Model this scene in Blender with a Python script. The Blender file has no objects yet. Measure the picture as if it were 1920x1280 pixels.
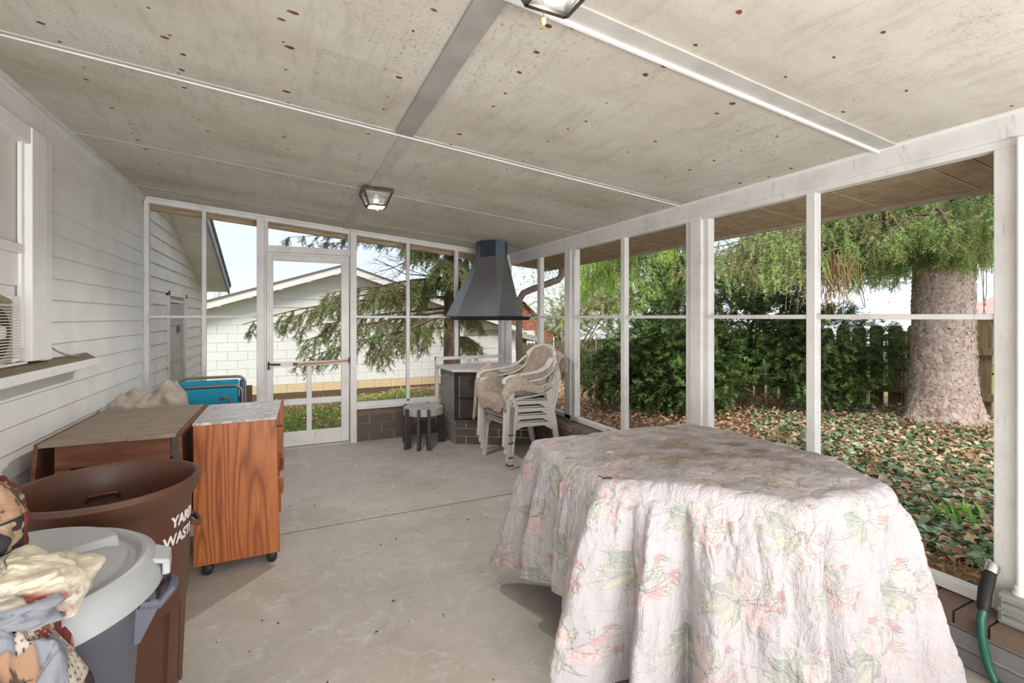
import bpy, bmesh, math, random
import numpy as np
from mathutils import Vector, Matrix, Euler
random.seed(7); RNG = np.random.default_rng(7)
PI = math.pi
scene = bpy.context.scene
COL = scene.collection

# ------------------------------------------------------------------ camera
FPX, VPX, HORY, CAMH = 890.0, 538.0, 594.5, 1.35
YAW = math.atan((960 - VPX) / FPX)
cam = bpy.data.cameras.new('camera')
cam.sensor_width = 36.0; cam.sensor_fit = 'HORIZONTAL'
cam.lens = FPX / 1920 * 36.0
cam.shift_y = -(640 - HORY) / 1920.0
cam.clip_start = 0.05; cam.clip_end = 300
camo = bpy.data.objects.new('camera', cam); COL.objects.link(camo)
camo.location = (0, 0, CAMH); camo.rotation_euler = (PI/2, 0, -YAW)
scene.camera = camo

# ------------------------------------------------------------------ world, sun, lamps and added fills, exposure
w = bpy.data.worlds.new('sky'); scene.world = w; w.use_nodes = True
nt = w.node_tree; nt.nodes.clear()
wo = nt.nodes.new('ShaderNodeOutputWorld'); bg = nt.nodes.new('ShaderNodeBackground')
tc = nt.nodes.new('ShaderNodeTexCoord'); sx = nt.nodes.new('ShaderNodeSeparateXYZ')
rp = nt.nodes.new('ShaderNodeValToRGB'); nz = nt.nodes.new('ShaderNodeTexNoise')
mp = nt.nodes.new('ShaderNodeMapping'); mp.inputs['Scale'].default_value = (1.2, 1.2, 4)
nz.inputs['Scale'].default_value = 2.2; nz.inputs['Detail'].default_value = 5
cr = nt.nodes.new('ShaderNodeValToRGB'); cr.color_ramp.elements[0].position = .45; cr.color_ramp.elements[1].position = .75
mx = nt.nodes.new('ShaderNodeMix'); mx.data_type = 'RGBA'
nt.links.new(tc.outputs['Generated'], sx.inputs[0]); nt.links.new(sx.outputs['Z'], rp.inputs[0])
nt.links.new(tc.outputs['Generated'], mp.inputs[0]); nt.links.new(mp.outputs[0], nz.inputs[0]); nt.links.new(nz.outputs[0], cr.inputs[0])
e = rp.color_ramp.elements
e[0].position = 0.0; e[0].color = (.84, .89, .95, 1)
e[1].position = .6; e[1].color = (.62, .72, .86, 1)
m_ = rp.color_ramp.elements.new(.18); m_.color = (.66, .80, .95, 1)
nt.links.new(cr.outputs[0], mx.inputs['Factor']); nt.links.new(rp.outputs[0], mx.inputs[6]); mx.inputs[7].default_value = (.92, .94, .97, 1)
nt.links.new(mx.outputs[2], bg.inputs[0]); nt.links.new(bg.outputs[0], wo.inputs[0])
bg.inputs[1].default_value = .88

sun = bpy.data.lights.new('sun', 'SUN'); sun.energy = 2.5; sun.angle = math.radians(25); sun.color = (1, .97, .92)
suno = bpy.data.objects.new('sun', sun); COL.objects.link(suno)
suno.rotation_euler = (math.radians(44), 0, math.radians(-30))

def area(name, loc, aim, sx_, sy_, power, color=(1, 1, 1)):
    l = bpy.data.lights.new(name, 'AREA'); l.shape = 'RECTANGLE'; l.size = sx_; l.size_y = sy_; l.energy = power; l.color = color
    o = bpy.data.objects.new(name, l); COL.objects.link(o); o.location = loc
    o.rotation_euler = (Vector(aim) - Vector(loc)).to_track_quat('-Z', 'Y').to_euler()
    return o
area('soft_fill', (1.6, -6.3, 1.7), (-.2, 4, 1.3), 4.5, 2.6, 200, (1, .985, .965))  # unseen fill added behind the camera to brighten the interior
area('bounce_fill', (.5, -1.5, .7), (.6, -.5, 2.3), 2.6, 1.8, 95, (1, .985, .965))  # added upward fill, lights the room by bounce off the ceiling
def bulb_light(name, loc, power):
    l = bpy.data.lights.new(name, 'SPOT'); l.energy = power; l.shadow_soft_size = .03; l.spot_size = math.radians(158); l.spot_blend = .35; l.color = (1, .97, .93)
    o = bpy.data.objects.new(name, l); COL.objects.link(o); o.location = loc
bulb_light('lantern_bulb_light', (.60, 3.63, 2.185), 62)
bulb_light('lantern_bulb_light', (.625, 1.045, 2.17), 9)

scene.view_settings.view_transform = 'Standard'; scene.view_settings.look = 'None'
scene.view_settings.gamma = 1.0; scene.view_settings.use_curve_mapping = False
scene.view_settings.exposure = 0.5

# ------------------------------------------------------------------ materials
def lin(c):
    return tuple((v/12.92 if v <= .04045 else ((v+.055)/1.055)**2.4) for v in (x/255 for x in c)) + (1,)
class NT:
    def __init__(s, name, rough=.7, metal=0, spec=.3):
        s.m = bpy.data.materials.new(name); s.m.use_nodes = True; s.t = s.m.node_tree
        s.b = s.t.nodes['Principled BSDF']
        s.b.inputs['Roughness'].default_value = rough; s.b.inputs['Metallic'].default_value = metal
        s.b.inputs['Specular IOR Level'].default_value = spec
        s.co = None
    def n(s, typ, **kw):
        x = s.t.nodes.new(typ)
        for k, v in kw.items(): setattr(x, k, v)
        return x
    def l(s, a, b): s.t.links.new(a, b)
    def coord(s, scale=(1, 1, 1), kind='Object', rot=(0, 0, 0)):
        if s.co is None: s.co = s.n('ShaderNodeTexCoord')
        mp = s.n('ShaderNodeMapping'); mp.inputs['Scale'].default_value = scale; mp.inputs['Rotation'].default_value = rot
        s.l(s.co.outputs[kind], mp.inputs[0]); return mp.outputs[0]
    def noise(s, scale, detail=4, co=None, rough=.55, dist=0):
        x = s.n('ShaderNodeTexNoise'); x.inputs['Scale'].default_value = scale; x.inputs['Detail'].default_value = detail
        x.inputs['Roughness'].default_value = rough; x.inputs['Distortion'].default_value = dist
        s.l(co if co is not None else s.coord(), x.inputs['Vector']); return x.outputs[0]
    def ramp(s, fac, stops, interp='LINEAR'):
        x = s.n('ShaderNodeValToRGB'); x.color_ramp.interpolation = interp; e = x.color_ramp.elements
        while len(e) < len(stops): e.new(.5)
        for i, (p, c) in enumerate(stops):
            e[i].position = p; e[i].color = c if len(c) == 4 else tuple(c)+(1,)
        s.l(fac, x.inputs[0]); return x.outputs[0]
    def mix(s, f, a, b, mode='MIX'):
        x = s.n('ShaderNodeMix', data_type='RGBA', blend_type=mode)
        for i, v in ((0, f), (6, a), (7, b)):
            if isinstance(v, (int, float)): x.inputs[i].default_value = v
            elif isinstance(v, tuple): x.inputs[i].default_value = v
            else: s.l(v, x.inputs[i])
        return x.outputs[2]
    def bump(s, h, strength=.3, dist=.01):
        x = s.n('ShaderNodeBump'); x.inputs['Strength'].default_value = strength; x.inputs['Distance'].default_value = dist
        if s.b.inputs['Normal'].is_linked: s.l(s.b.inputs['Normal'].links[0].from_socket, x.inputs['Normal'])
        s.l(h, x.inputs['Height']); s.l(x.outputs[0], s.b.inputs['Normal'])
    def col(s, v):
        if isinstance(v, tuple): s.b.inputs['Base Color'].default_value = v
        else: s.l(v, s.b.inputs['Base Color'])
        return s
MATS = {}
def plain(name, c, rough=.6, metal=0, var=.12, scale=6, bump=.15, bscale=60, spec=.3, stretch=(1, 1, 1)):
    if name in MATS: return MATS[name]
    t = NT(name, rough, metal, spec); a = lin(c)
    d = tuple(max(0, v*(1-var*1.6)) for v in a[:3])+(1,); h = tuple(min(1, v*(1+var)) for v in a[:3])+(1,)
    co = t.coord(stretch)
    t.col(t.ramp(t.noise(scale, 5, co), [(.3, d), (.55, a), (.75, h)]))
    if bump: t.bump(t.noise(bscale, 3, co), bump, .004)
    MATS[name] = t.m; return t.m
def RAW(c): return lin(c)

def m_paint():
    t = NT('white_paint', .55); a = t.coord((1, 1, 1))
    c = t.ramp(t.noise(3.5, 6, a), [(.3, RAW((221, 219, 216))), (.5, RAW((228, 227, 225))), (.7, RAW((233, 232, 231)))])
    s = t.noise(30, 6, t.coord((1, 1, .25)), .7)
    c = t.mix(t.ramp(s, [(.64, (0, 0, 0)), (.8, (.35, .35, .35))]), c, RAW((175, 170, 162)))
    v = t.noise(95, 2, t.coord((1, 1, 1))); c = t.mix(t.ramp(v, [(.76, (0, 0, 0)), (.79, (1, 1, 1))]), c, RAW((120, 112, 100)))
    t.col(c); t.bump(t.noise(60, 4, t.coord((1, 1, .3))), .25, .003); return t.m
def m_frame():
    t = NT('weathered_white_paint', .6)
    c = t.ramp(t.noise(5, 6), [(.28, RAW((204, 201, 198))), (.5, RAW((217, 215, 213))), (.75, RAW((223, 222, 221)))])
    s = t.noise(26, 7, t.coord((1, 1, .15)), .75)
    c = t.mix(t.ramp(s, [(.58, (0, 0, 0)), (.72, (.75, .75, .75))]), c, RAW((142, 134, 124)))
    t.col(c); t.bump(s, .3, .004); return t.m
def m_ceiling():
    t = NT('mildewed_painted_plywood', .85)
    c = t.ramp(t.noise(1.1, 8, t.coord((.7, 1.6, 1)), .65), [(.28, RAW((170, 163, 149))), (.45, RAW((196, 189, 177))), (.6, RAW((207, 202, 193))), (.8, RAW((214, 211, 205)))])
    g = t.noise(7, 8, t.coord((2.2, .5, 1)), .8)
    c = t.mix(t.ramp(g, [(.5, (0, 0, 0)), (.72, (.5, .5, .5))]), c, RAW((146, 138, 122)))
    f = t.noise(160, 4, t.coord((1, 1, 1)), .8)
    c = t.mix(t.ramp(f, [(.55, (0, 0, 0)), (.68, (.45, .45, .45))]), c, RAW((138, 132, 120)))
    gx = t.noise(.9, 2, t.coord((1, 1, 1))); 
    sp = t.noise(55, 6, t.coord((1.5, 1, 1)), .85)
    k = t.mix(1.0, t.ramp(sp, [(.57, (0, 0, 0)), (.62, (1, 1, 1))]), t.ramp(gx, [(.5, (0, 0, 0)), (.62, (1, 1, 1))]), 'MULTIPLY')
    c = t.mix(k, c, RAW((122, 115, 100)))
    # old patch outline left by something once fixed there
    vm = t.n('ShaderNodeVectorMath', operation='SUBTRACT'); t.l(t.coord(), vm.inputs[0]); vm.inputs[1].default_value = (-.235, .10, 0)
    va = t.n('ShaderNodeVectorMath', operation='ABSOLUTE'); t.l(vm.outputs[0], va.inputs[0])
    vs = t.n('ShaderNodeVectorMath', operation='DIVIDE'); t.l(va.outputs[0], vs.inputs[0]); vs.inputs[1].default_value = (.17, .22, 1)
    sp_ = t.n('ShaderNodeSeparateXYZ'); t.l(vs.outputs[0], sp_.inputs[0]); mxx = t.n('ShaderNodeMath', operation='MAXIMUM'); t.l(sp_.outputs[0], mxx.inputs[0]); t.l(sp_.outputs[1], mxx.inputs[1])
    rg = t.ramp(mxx.outputs[0], [(.0, (.3, .3, .3)), (.78, (.25, .25, .25)), (.93, (.8, .8, .8)), (1.0, (0, 0, 0))])
    k2 = t.mix(1.0, rg, t.ramp(sp, [(.5, (0, 0, 0)), (.62, (1, 1, 1))]), 'MULTIPLY'); c = t.mix(k2, c, RAW((128, 120, 104)))
    t.col(c); t.bump(f, .25, .003); t.bump(t.noise(2, 2), .25, .02); return t.m
def m_concrete():
    t = NT('worn_concrete', .8)
    c = t.ramp(t.noise(1.6, 9, None, .62), [(.25, RAW((164, 156, 148))), (.45, RAW((180, 173, 165))), (.62, RAW((190, 183, 176))), (.8, RAW((200, 194, 188)))])
    s = t.noise(9, 8, t.coord((1, 1.4, 1)), .8, 1.2)
    c = t.mix(t.ramp(s, [(.52, (0, 0, 0)), (.66, (.6, .6, .6))]), c, RAW((214, 210, 206)))
    d = t.noise(21, 6, None, .75, .6)
    c = t.mix(t.ramp(d, [(.6, (0, 0, 0)), (.74, (.6, .6, .6))]), c, RAW((132, 124, 114)))
    c = t.mix(t.ramp(t.noise(3.3, 5, None, .7, .8), [(.5, (0, 0, 0)), (.7, (.35, .35, .35))]), c, RAW((146, 138, 128)))
    p = t.noise(140, 3, None, .7); c = t.mix(t.ramp(p, [(.7, (0, 0, 0)), (.75, (.6, .6, .6))]), c, RAW((118, 110, 100)))
    t.col(c); t.bump(s, .22, .006); t.bump(p, .15, .002); return t.m
def m_brick(name, a, b, w_=.0):
    t = NT(name, .85)
    c = t.ramp(t.noise(18, 6, None, .7), [(.3, RAW(a)), (.7, RAW(b))])
    oi = t.n('ShaderNodeObjectInfo'); c = t.mix(t.ramp(oi.outputs['Random'], [(0, (0, 0, 0)), (1, (.45, .45, .45))]), c, RAW((104, 92, 84)))
    if w_: c = t.mix(t.ramp(t.noise(30, 5, None, .7), [(.42, (0, 0, 0)), (.62, (w_, w_, w_))]), c, RAW((190, 186, 178)))
    t.col(c); t.bump(t.noise(70, 5, None, .7), .5, .006); return t.m
def m_oak():
    t = NT('oak_laminate', .42, 0, .4)
    co = t.coord((7, 7, .75)); n1 = t.noise(1.0, 3, co, .5, .25)
    ml = t.n('ShaderNodeMath', operation='MULTIPLY'); ml.inputs[1].default_value = 84; t.l(t.noise(1.0, 1.5, t.coord((7.5, 7.5, .8)), .3, .1), ml.inputs[0])
    sn = t.n('ShaderNodeMath', operation='SINE'); t.l(ml.outputs[0], sn.inputs[0])
    sc_ = t.n('ShaderNodeMath', operation='MULTIPLY_ADD'); sc_.inputs[1].default_value = .5; sc_.inputs[2].default_value = .5; t.l(sn.outputs[0], sc_.inputs[0])
    c = t.ramp(sc_.outputs[0], [(.0, RAW((126, 66, 32))), (.1, RAW((148, 82, 42))), (.35, RAW((164, 94, 48))), (1, RAW((176, 106, 58)))])
    f = t.noise(1, 5, t.coord((160, 160, 5)), .7)
    c = t.mix(t.ramp(f, [(.45, (0, 0, 0)), (.62, (.5, .5, .5))]), c, RAW((120, 62, 26)))
    c = t.mix(t.ramp(t.noise(2.2, 2), [(.4, (0, 0, 0)), (.7, (.3, .3, .3))]), c, RAW((150, 78, 34)))
    t.col(c); t.bump(f, .1, .001); return t.m
def m_marble():
    t = NT('grey_veined_laminate', .3, 0, .5); co = t.coord((1.2, 2.6, 1), rot=(0, 0, .5))
    n = t.noise(3.2, 8, co, .6, 2.2)
    t.col(t.ramp(n, [(.3, RAW((120, 112, 106))), (.45, RAW((188, 184, 182))), (.52, RAW((140, 130, 124))), (.6, RAW((205, 203, 202))), (.75, RAW((168, 160, 156)))])); return t.m
def m_wood(name, a, b, c_, stretch=(1, 14, 14), rough=.55, sc=2.2):
    t = NT(name, rough); n = t.noise(sc, 6, t.coord(stretch), .65, .6)
    t.col(t.ramp(n, [(.3, RAW(a)), (.52, RAW(b)), (.72, RAW(c_))])); t.bump(n, .2, .002); return t.m
def m_island(name, stops, rough=.7, trans=.25, posvar=None):
    t = NT(name, rough); g = t.n('ShaderNodeNewGeometry')
    c = t.ramp(g.outputs['Random Per Island'], stops)
    if posvar:
        n = t.n('ShaderNodeTexNoise'); n.inputs['Scale'].default_value = posvar[0]; t.l(g.outputs['Position'], n.inputs['Vector'])
        c = t.mix(t.ramp(n.outputs[0], [(.42, (0, 0, 0)), (.62, (.8, .8, .8))]), c, RAW(posvar[1]))
    t.col(c)
    if trans:
        tr = t.n('ShaderNodeBsdfTranslucent'); ms = t.n('ShaderNodeMixShader'); ms.inputs[0].default_value = trans
        out = t.t.nodes['Material Output']; t.l(c, tr.inputs[0]); t.l(t.b.outputs[0], ms.inputs[1]); t.l(tr.outputs[0], ms.inputs[2]); t.l(ms.outputs[0], out.inputs[0])
    return t.m
def m_attr(name, rough=.8, bumpf=None, sheen=.0):
    t = NT(name, rough, 0, .15); a = t.n('ShaderNodeVertexColor', layer_name='print'); t.col(a.outputs[0])
    if bumpf: bumpf(t)
    return t.m
def m_siding(name, a, b, dirt):
    t = NT(name, .6); co = t.coord((.5, .5, 2))
    c = t.ramp(t.noise(4, 7, co, .6), [(.3, RAW(a)), (.65, RAW(b))])
    s = t.noise(14, 7, t.coord((1, 1, .3)), .75); c = t.mix(t.ramp(s, [(.56, (0, 0, 0)), (.74, (.6, .6, .6))]), c, RAW(dirt))
    t.col(c); t.bump(s, .15, .003); return t.m
def m_bark():
    t = NT('scaly_pink_grey_bark', .9)
    v = t.n('ShaderNodeTexVoronoi', feature='F1'); v.inputs['Scale'].default_value = 16; v.inputs['Randomness'].default_value = 1
    n0 = t.n('ShaderNodeTexNoise'); n0.inputs['Scale'].default_value = 9; n0.inputs['Detail'].default_value = 4
    co = t.coord((1, 1, .9)); t.l(co, n0.inputs['Vector'])
    ad = t.n('ShaderNodeVectorMath', operation='MULTIPLY_ADD'); t.l(n0.outputs['Color'], ad.inputs[0]); ad.inputs[1].default_value = (.16, .16, .16); t.l(co, ad.inputs[2])
    t.l(ad.outputs[0], v.inputs['Vector'])
    ve = t.n('ShaderNodeTexVoronoi', feature='DISTANCE_TO_EDGE'); ve.inputs['Scale'].default_value = 16; t.l(ad.outputs[0], ve.inputs['Vector'])
    c = t.ramp(v.outputs['Color'], [(.0, RAW((186, 160, 148))), (.4, RAW((202, 180, 169))), (.8, RAW((214, 196, 186))), (.97, RAW((180, 122, 100)))])
    c = t.mix(t.ramp(t.noise(30, 6, None, .8), [(.45, (0, 0, 0)), (.7, (.7, .7, .7))]), c, RAW((140, 122, 110)))
    c = t.mix(t.ramp(ve.outputs['Distance'], [(.0, (.38, .38, .38)), (.05, (0, 0, 0))]), c, RAW((92, 74, 64)))
    t.col(c); t.bump(t.ramp(ve.outputs['Distance'], [(0, (0, 0, 0)), (.12, (1, 1, 1))]), .5, .012); t.bump(t.noise(60, 5), .4, .006); return t.m

PAINT = m_paint(); FRAME = m_frame(); CEIL = m_ceiling(); CONC = m_concrete()
BATTEN = plain('batten_paint', (188, 184, 178), .7, var=.1, scale=9, bump=.2, bscale=80)
BRICK = m_brick('charcoal_brick', (74, 68, 66), (118, 110, 106))
BRICKW = m_brick('whitewashed_brick', (112, 108, 106), (156, 152, 148), .7)
BRICKN = m_brick('grey_speckled_brick', (120, 120, 124), (156, 156, 160))
BRICKB = m_brick('brown_brick', (112, 92, 80), (142, 120, 106))
MORTAR = plain('buff_mortar', (176, 164, 148), .95, var=.12, scale=25, bump=.5, bscale=120)
MORTARW = plain('pale_mortar', (200, 194, 184), .95, var=.1, scale=25, bump=.5, bscale=120)
MORTARD = plain('dusky_mortar', (150, 128, 108), .95, var=.12, scale=25, bump=.5, bscale=120)
OAK = m_oak(); MARBLE = m_marble()
DARKWOOD = m_wood('walnut_brown_laminate', (92, 58, 40), (120, 78, 56), (136, 94, 70), (1.5, 12, 12))
TABLETOP = m_wood('dusty_tan_laminate', (128, 112, 96), (146, 130, 113), (160, 145, 128), (2, 9, 2), .5, 2.5)
RESIN = plain('white_resin', (216, 212, 203), .45, var=.06, scale=4, bump=.03, spec=.4)
IRON = plain('black_iron', (48, 52, 58), .5, .3, var=.25, scale=7, bump=.2)
IRONB = plain('brown_stove_enamel', (78, 66, 66), .45, .3, var=.25, scale=7, bump=.12)
HOOD = plain('charcoal_sheet_metal', (108, 108, 111), .45, .2, var=.1, scale=3, bump=.05, spec=.5)
COPPER = plain('copper_trim', (176, 128, 98), .4, .6, var=.15)
STONE = plain('grey_hearth_slab', (214, 208, 200), .8, var=.12, scale=7, bump=.4, bscale=40)
BIN_BROWN = plain('brown_bin_plastic', (88, 56, 42), .38, var=.1, scale=4, bump=.08, spec=.5)
BIN_GREY = plain('grey_lid_plastic', (165, 167, 170), .42, var=.06, scale=4, bump=.06, spec=.45)
BIN_SLATE = plain('slate_bin_plastic', (92, 94, 106), .45, var=.1, scale=6, bump=.06, spec=.45)
WHITEP = plain('white_print', (226, 222, 218), .6, var=.03, bump=0)
BLACKR = plain('black_rubber', (38, 37, 37), .5, var=.15)
CHROME = plain('chrome', (200, 200, 202), .18, .9, var=.05, bump=0)
ALU = plain('grey_tube_metal', (158, 152, 148), .35, .7, var=.08)
TEAL = plain('teal_vinyl', (22, 138, 172), .5, var=.12, scale=8, bump=.1)
NAVY = plain('navy_vinyl', (40, 72, 108), .5, var=.1)
TARP = plain('dusty_tarp', (172, 160, 150), .55, var=.2, scale=9, bump=.4, bscale=25)
STOOLM = plain('dark_brown_plastic', (74, 68, 66), .45, var=.15, scale=8, bump=.08, spec=.45)
STOOLT = plain('worn_grey_plastic', (172, 168, 168), .4, var=.12, scale=14, bump=.08, spec=.5)
LAMPM = plain('aged_bronze_metal', (96, 92, 84), .5, .6, var=.25, scale=20)
RUST = plain('rusty_nail', (120, 78, 52), .9, var=.35, scale=30, bump=0)
RUSTD = plain('dark_nail_hole', (84, 72, 60), .9, var=.3, scale=30, bump=0)
BOXM = plain('grey_green_box_paint', (158, 162, 154), .5, .2, var=.06)
HOSEM = plain('green_hose_vinyl', (36, 98, 78), .35, var=.1, spec=.5)
TAPE = plain('brown_tape', (120, 68, 52), .4, var=.15)
SOFFIT = plain('aged_soffit_paint', (172, 152, 126), .8, var=.14, scale=14, bump=.3, bscale=60)
FASCIA = plain('buff_fascia_paint', (170, 158, 138), .75, var=.12, scale=12)
RAWWOOD = m_wood('bare_weathered_pine', (140, 116, 92), (176, 152, 124), (196, 176, 150), (2, 10, 10), .85)
OLDSIDING = m_siding('weathered_grey_siding', (212, 202, 193), (228, 220, 212), (164, 148, 134))
GARPAINT = m_siding('cream_white_siding', (226, 222, 212), (238, 236, 228), (206, 196, 180))
BLOCKP = m_siding('white_painted_block', (232, 228, 222), (242, 240, 236), (226, 214, 196))
BLOCKS = m_siding('rust_stained_block', (214, 178, 128), (232, 212, 180), (190, 146, 92))
FOOTING = plain('brown_footing_brick', (112, 90, 74), .9, var=.2, scale=20)
ROOFM = plain('grey_asphalt_shingle', (118, 112, 108), .9, var=.25, scale=60)
PICKET = m_wood('weathered_fence_board', (96, 84, 62), (128, 112, 84), (146, 128, 100), (14, 14, 1.2), .9, 2.2)
BARK = m_bark()
BARKD = plain('brown_bark', (112, 90, 76), .95, var=.3, scale=20, bump=.8, bscale=30, stretch=(1, 1, .3))
TWIG = plain('grey_brown_twig', (112, 96, 82), .9, var=.2)

# ------------------------------------------------------------------ mesh helpers
class MB:
    def __init__(s): s.v = []; s.f = []; s.smooth = False
    def add(s, v, f):
        o = len(s.v); s.v += [tuple(p) for p in v]; s.f += [tuple(i+o for i in q) for q in f]; return s
    def box(s, x0, x1, y0, y1, z0, z1):
        return s.add([(x0,y0,z0),(x1,y0,z0),(x1,y1,z0),(x0,y1,z0),(x0,y0,z1),(x1,y0,z1),(x1,y1,z1),(x0,y1,z1)],
                     [(0,3,2,1),(4,5,6,7),(0,1,5,4),(1,2,6,5),(2,3,7,6),(3,0,4,7)])
    def hexa(s, p):   # eight corners, bottom four then top four
        return s.add(p, [(0,3,2,1),(4,5,6,7),(0,1,5,4),(1,2,6,5),(2,3,7,6),(3,0,4,7)])
    def beam(s, a, b, w_, h, up=(0, 0, 1)):
        a, b = Vector(a), Vector(b); d = (b-a).normalized(); u = Vector(up)
        r = d.cross(u)
        if r.length < 1e-4: r = d.cross(Vector((1, 0, 0)))
        r.normalize(); u = r.cross(d)
        P = []
        for q in (a, b):
            for i, j in ((-1,-1),(1,-1),(1,1),(-1,1)): P.append(q + r*(i*w_/2) + u*(j*h/2))
        return s.add(P, [(0,3,2,1),(4,5,6,7),(0,1,5,4),(1,2,6,5),(2,3,7,6),(3,0,4,7)])
    def prism(s, poly, z0, z1):
        n = len(poly); v = [(x, y, z0) for x, y in poly] + [(x, y, z1) for x, y in poly]
        f = [tuple(range(n-1, -1, -1)), tuple(range(n, 2*n))] + [(i, (i+1) % n, n+(i+1) % n, n+i) for i in range(n)]
        return s.add(v, f)
    def frustum(s, p0, p1, cap0=True, cap1=True):
        n = len(p0); f = [(i, (i+1) % n, n+(i+1) % n, n+i) for i in range(n)]
        if cap0: f.append(tuple(range(n-1, -1, -1)))
        if cap1: f.append(tuple(range(n, 2*n)))
        return s.add(list(p0)+list(p1), f)
    def extr(s, prof, axis, a0, a1):   # profile list of 2D pts extruded along an axis
        n = len(prof); P = []
        for a in (a0, a1):
            for u, v in prof: P.append({'x': (a, u, v), 'y': (u, a, v), 'z': (u, v, a)}[axis])
        f = [tuple(range(n-1, -1, -1)), tuple(range(n, 2*n))] + [(i, (i+1) % n, n+(i+1) % n, n+i) for i in range(n)]
        return s.add(P, f)
    def tube(s, pts, r, n=8, closed=False):
        pts = [Vector(p) for p in pts]; rs = r if isinstance(r, (list, tuple)) else [r]*len(pts); m = len(pts)
        V = []; ref = None
        for i, p in enumerate(pts):
            a = pts[(i-1) % m] if (i or closed) else p; b = pts[(i+1) % m] if (i < m-1 or closed) else p
            d = (b-a).normalized()
            if ref is None:
                ref = d.cross(Vector((0, 0, 1)))
                if ref.length < .1: ref = d.cross(Vector((1, 0, 0)))
            ref = (ref - d*ref.dot(d)).normalized(); q = d.cross(ref)
            for k in range(n):
                t = 2*PI*k/n; V.append(p + (ref*math.cos(t)+q*math.sin(t))*rs[i])
        F = []
        for i in range(m if closed else m-1):
            j = (i+1) % m
            for k in range(n): F.append((i*n+k, i*n+(k+1) % n, j*n+(k+1) % n, j*n+k))
        if not closed: F += [tuple(range(n-1, -1, -1)), tuple((m-1)*n+k for k in range(n))]
        s.smooth = True
        return s.add(V, F)
    def lathe(s, prof, c=(0, 0, 0), n=48, cap=True):
        V = []
        for r, z in prof:
            for k in range(n):
                t = 2*PI*k/n; V.append((c[0]+r*math.cos(t), c[1]+r*math.sin(t), c[2]+z))
        F = []
        for i in range(len(prof)-1):
            for k in range(n): F.append((i*n+k, i*n+(k+1) % n, (i+1)*n+(k+1) % n, (i+1)*n+k))
        if cap:
            if prof[0][0] > 1e-5: F.append(tuple(range(n-1, -1, -1)))
            if prof[-1][0] > 1e-5: F.append(tuple((len(prof)-1)*n+k for k in range(n)))
        s.smooth = True
        return s.add(V, F)
    def xf(s, M, start=0):
        for i in range(start, len(s.v)): s.v[i] = tuple(M @ Vector(s.v[i]))
        return s
    def build(s, name, mat, parent=None, bevel=0, kind=None, local=False, sub=0):
        me = bpy.data.meshes.new(name)
        off = Vector((0, 0, 0))
        if parent is not None and not local:
            off = worldloc(parent)
        me.from_pydata([tuple(Vector(p)-off) for p in s.v], [], s.f)
        bm = bmesh.new(); bm.from_mesh(me); bmesh.ops.recalc_face_normals(bm, faces=bm.faces); bm.to_mesh(me); bm.free()
        if mat: me.materials.append(mat)
        if s.smooth:
            for p in me.polygons: p.use_smooth = True
        o = bpy.data.objects.new(name, me); COL.objects.link(o)
        if parent is not None: o.parent = parent
        if s.smooth: me.set_sharp_from_angle(angle=math.radians(38))
        if bevel:
            b = o.modifiers.new('bevel', 'BEVEL'); b.width = bevel; b.segments = 2; b.limit_method = 'ANGLE'
        if sub:
            b = o.modifiers.new('sub', 'SUBSURF'); b.levels = sub; b.render_levels = sub
        if kind: o['kind'] = kind
        return o
def worldloc(o):
    v = Vector((0, 0, 0))
    while o is not None:
        v += o.location; o = o.parent
    return v
def empty(name, loc=(0, 0, 0), parent=None):
    o = bpy.data.objects.new(name, None); COL.objects.link(o); o.empty_display_size = .1
    o.location = Vector(loc) - (worldloc(parent) if parent else Vector((0, 0, 0)))
    if parent: o.parent = parent
    return o
def tag(o, label, cat, group=None):
    o['label'] = label; o['category'] = cat
    if group: o['group'] = group
    return o
def struct(o, label=None):
    o['kind'] = 'structure'
    if label: o['label'] = label
    return o
def thing(name, label, cat, loc=(0, 0, 0), group=None):
    return tag(empty(name, loc), label, cat, group)
def box(*a): return MB().box(*a)
def arr_mesh(name, V, F, mat, parent=None, smooth=False, kind=None, off=None):
    """numpy verts (n,3) and faces (m,k), k = 3 or 4"""
    V = np.asarray(V, dtype=np.float32).copy()
    if parent is not None: V -= np.array(worldloc(parent), dtype=np.float32)
    F = np.asarray(F, dtype=np.int32); k = F.shape[1]
    me = bpy.data.meshes.new(name); me.vertices.add(len(V)); me.vertices.foreach_set('co', V.ravel())
    me.loops.add(F.size); me.loops.foreach_set('vertex_index', F.ravel())
    me.polygons.add(len(F)); me.polygons.foreach_set('loop_start', np.arange(0, F.size, k, dtype=np.int32))
    if smooth: me.polygons.foreach_set('use_smooth', np.ones(len(F), dtype=bool))
    me.update(calc_edges=True); me.materials.append(mat)
    o = bpy.data.objects.new(name, me); COL.objects.link(o)
    if parent is not None: o.parent = parent
    if kind: o['kind'] = kind
    return o

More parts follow.
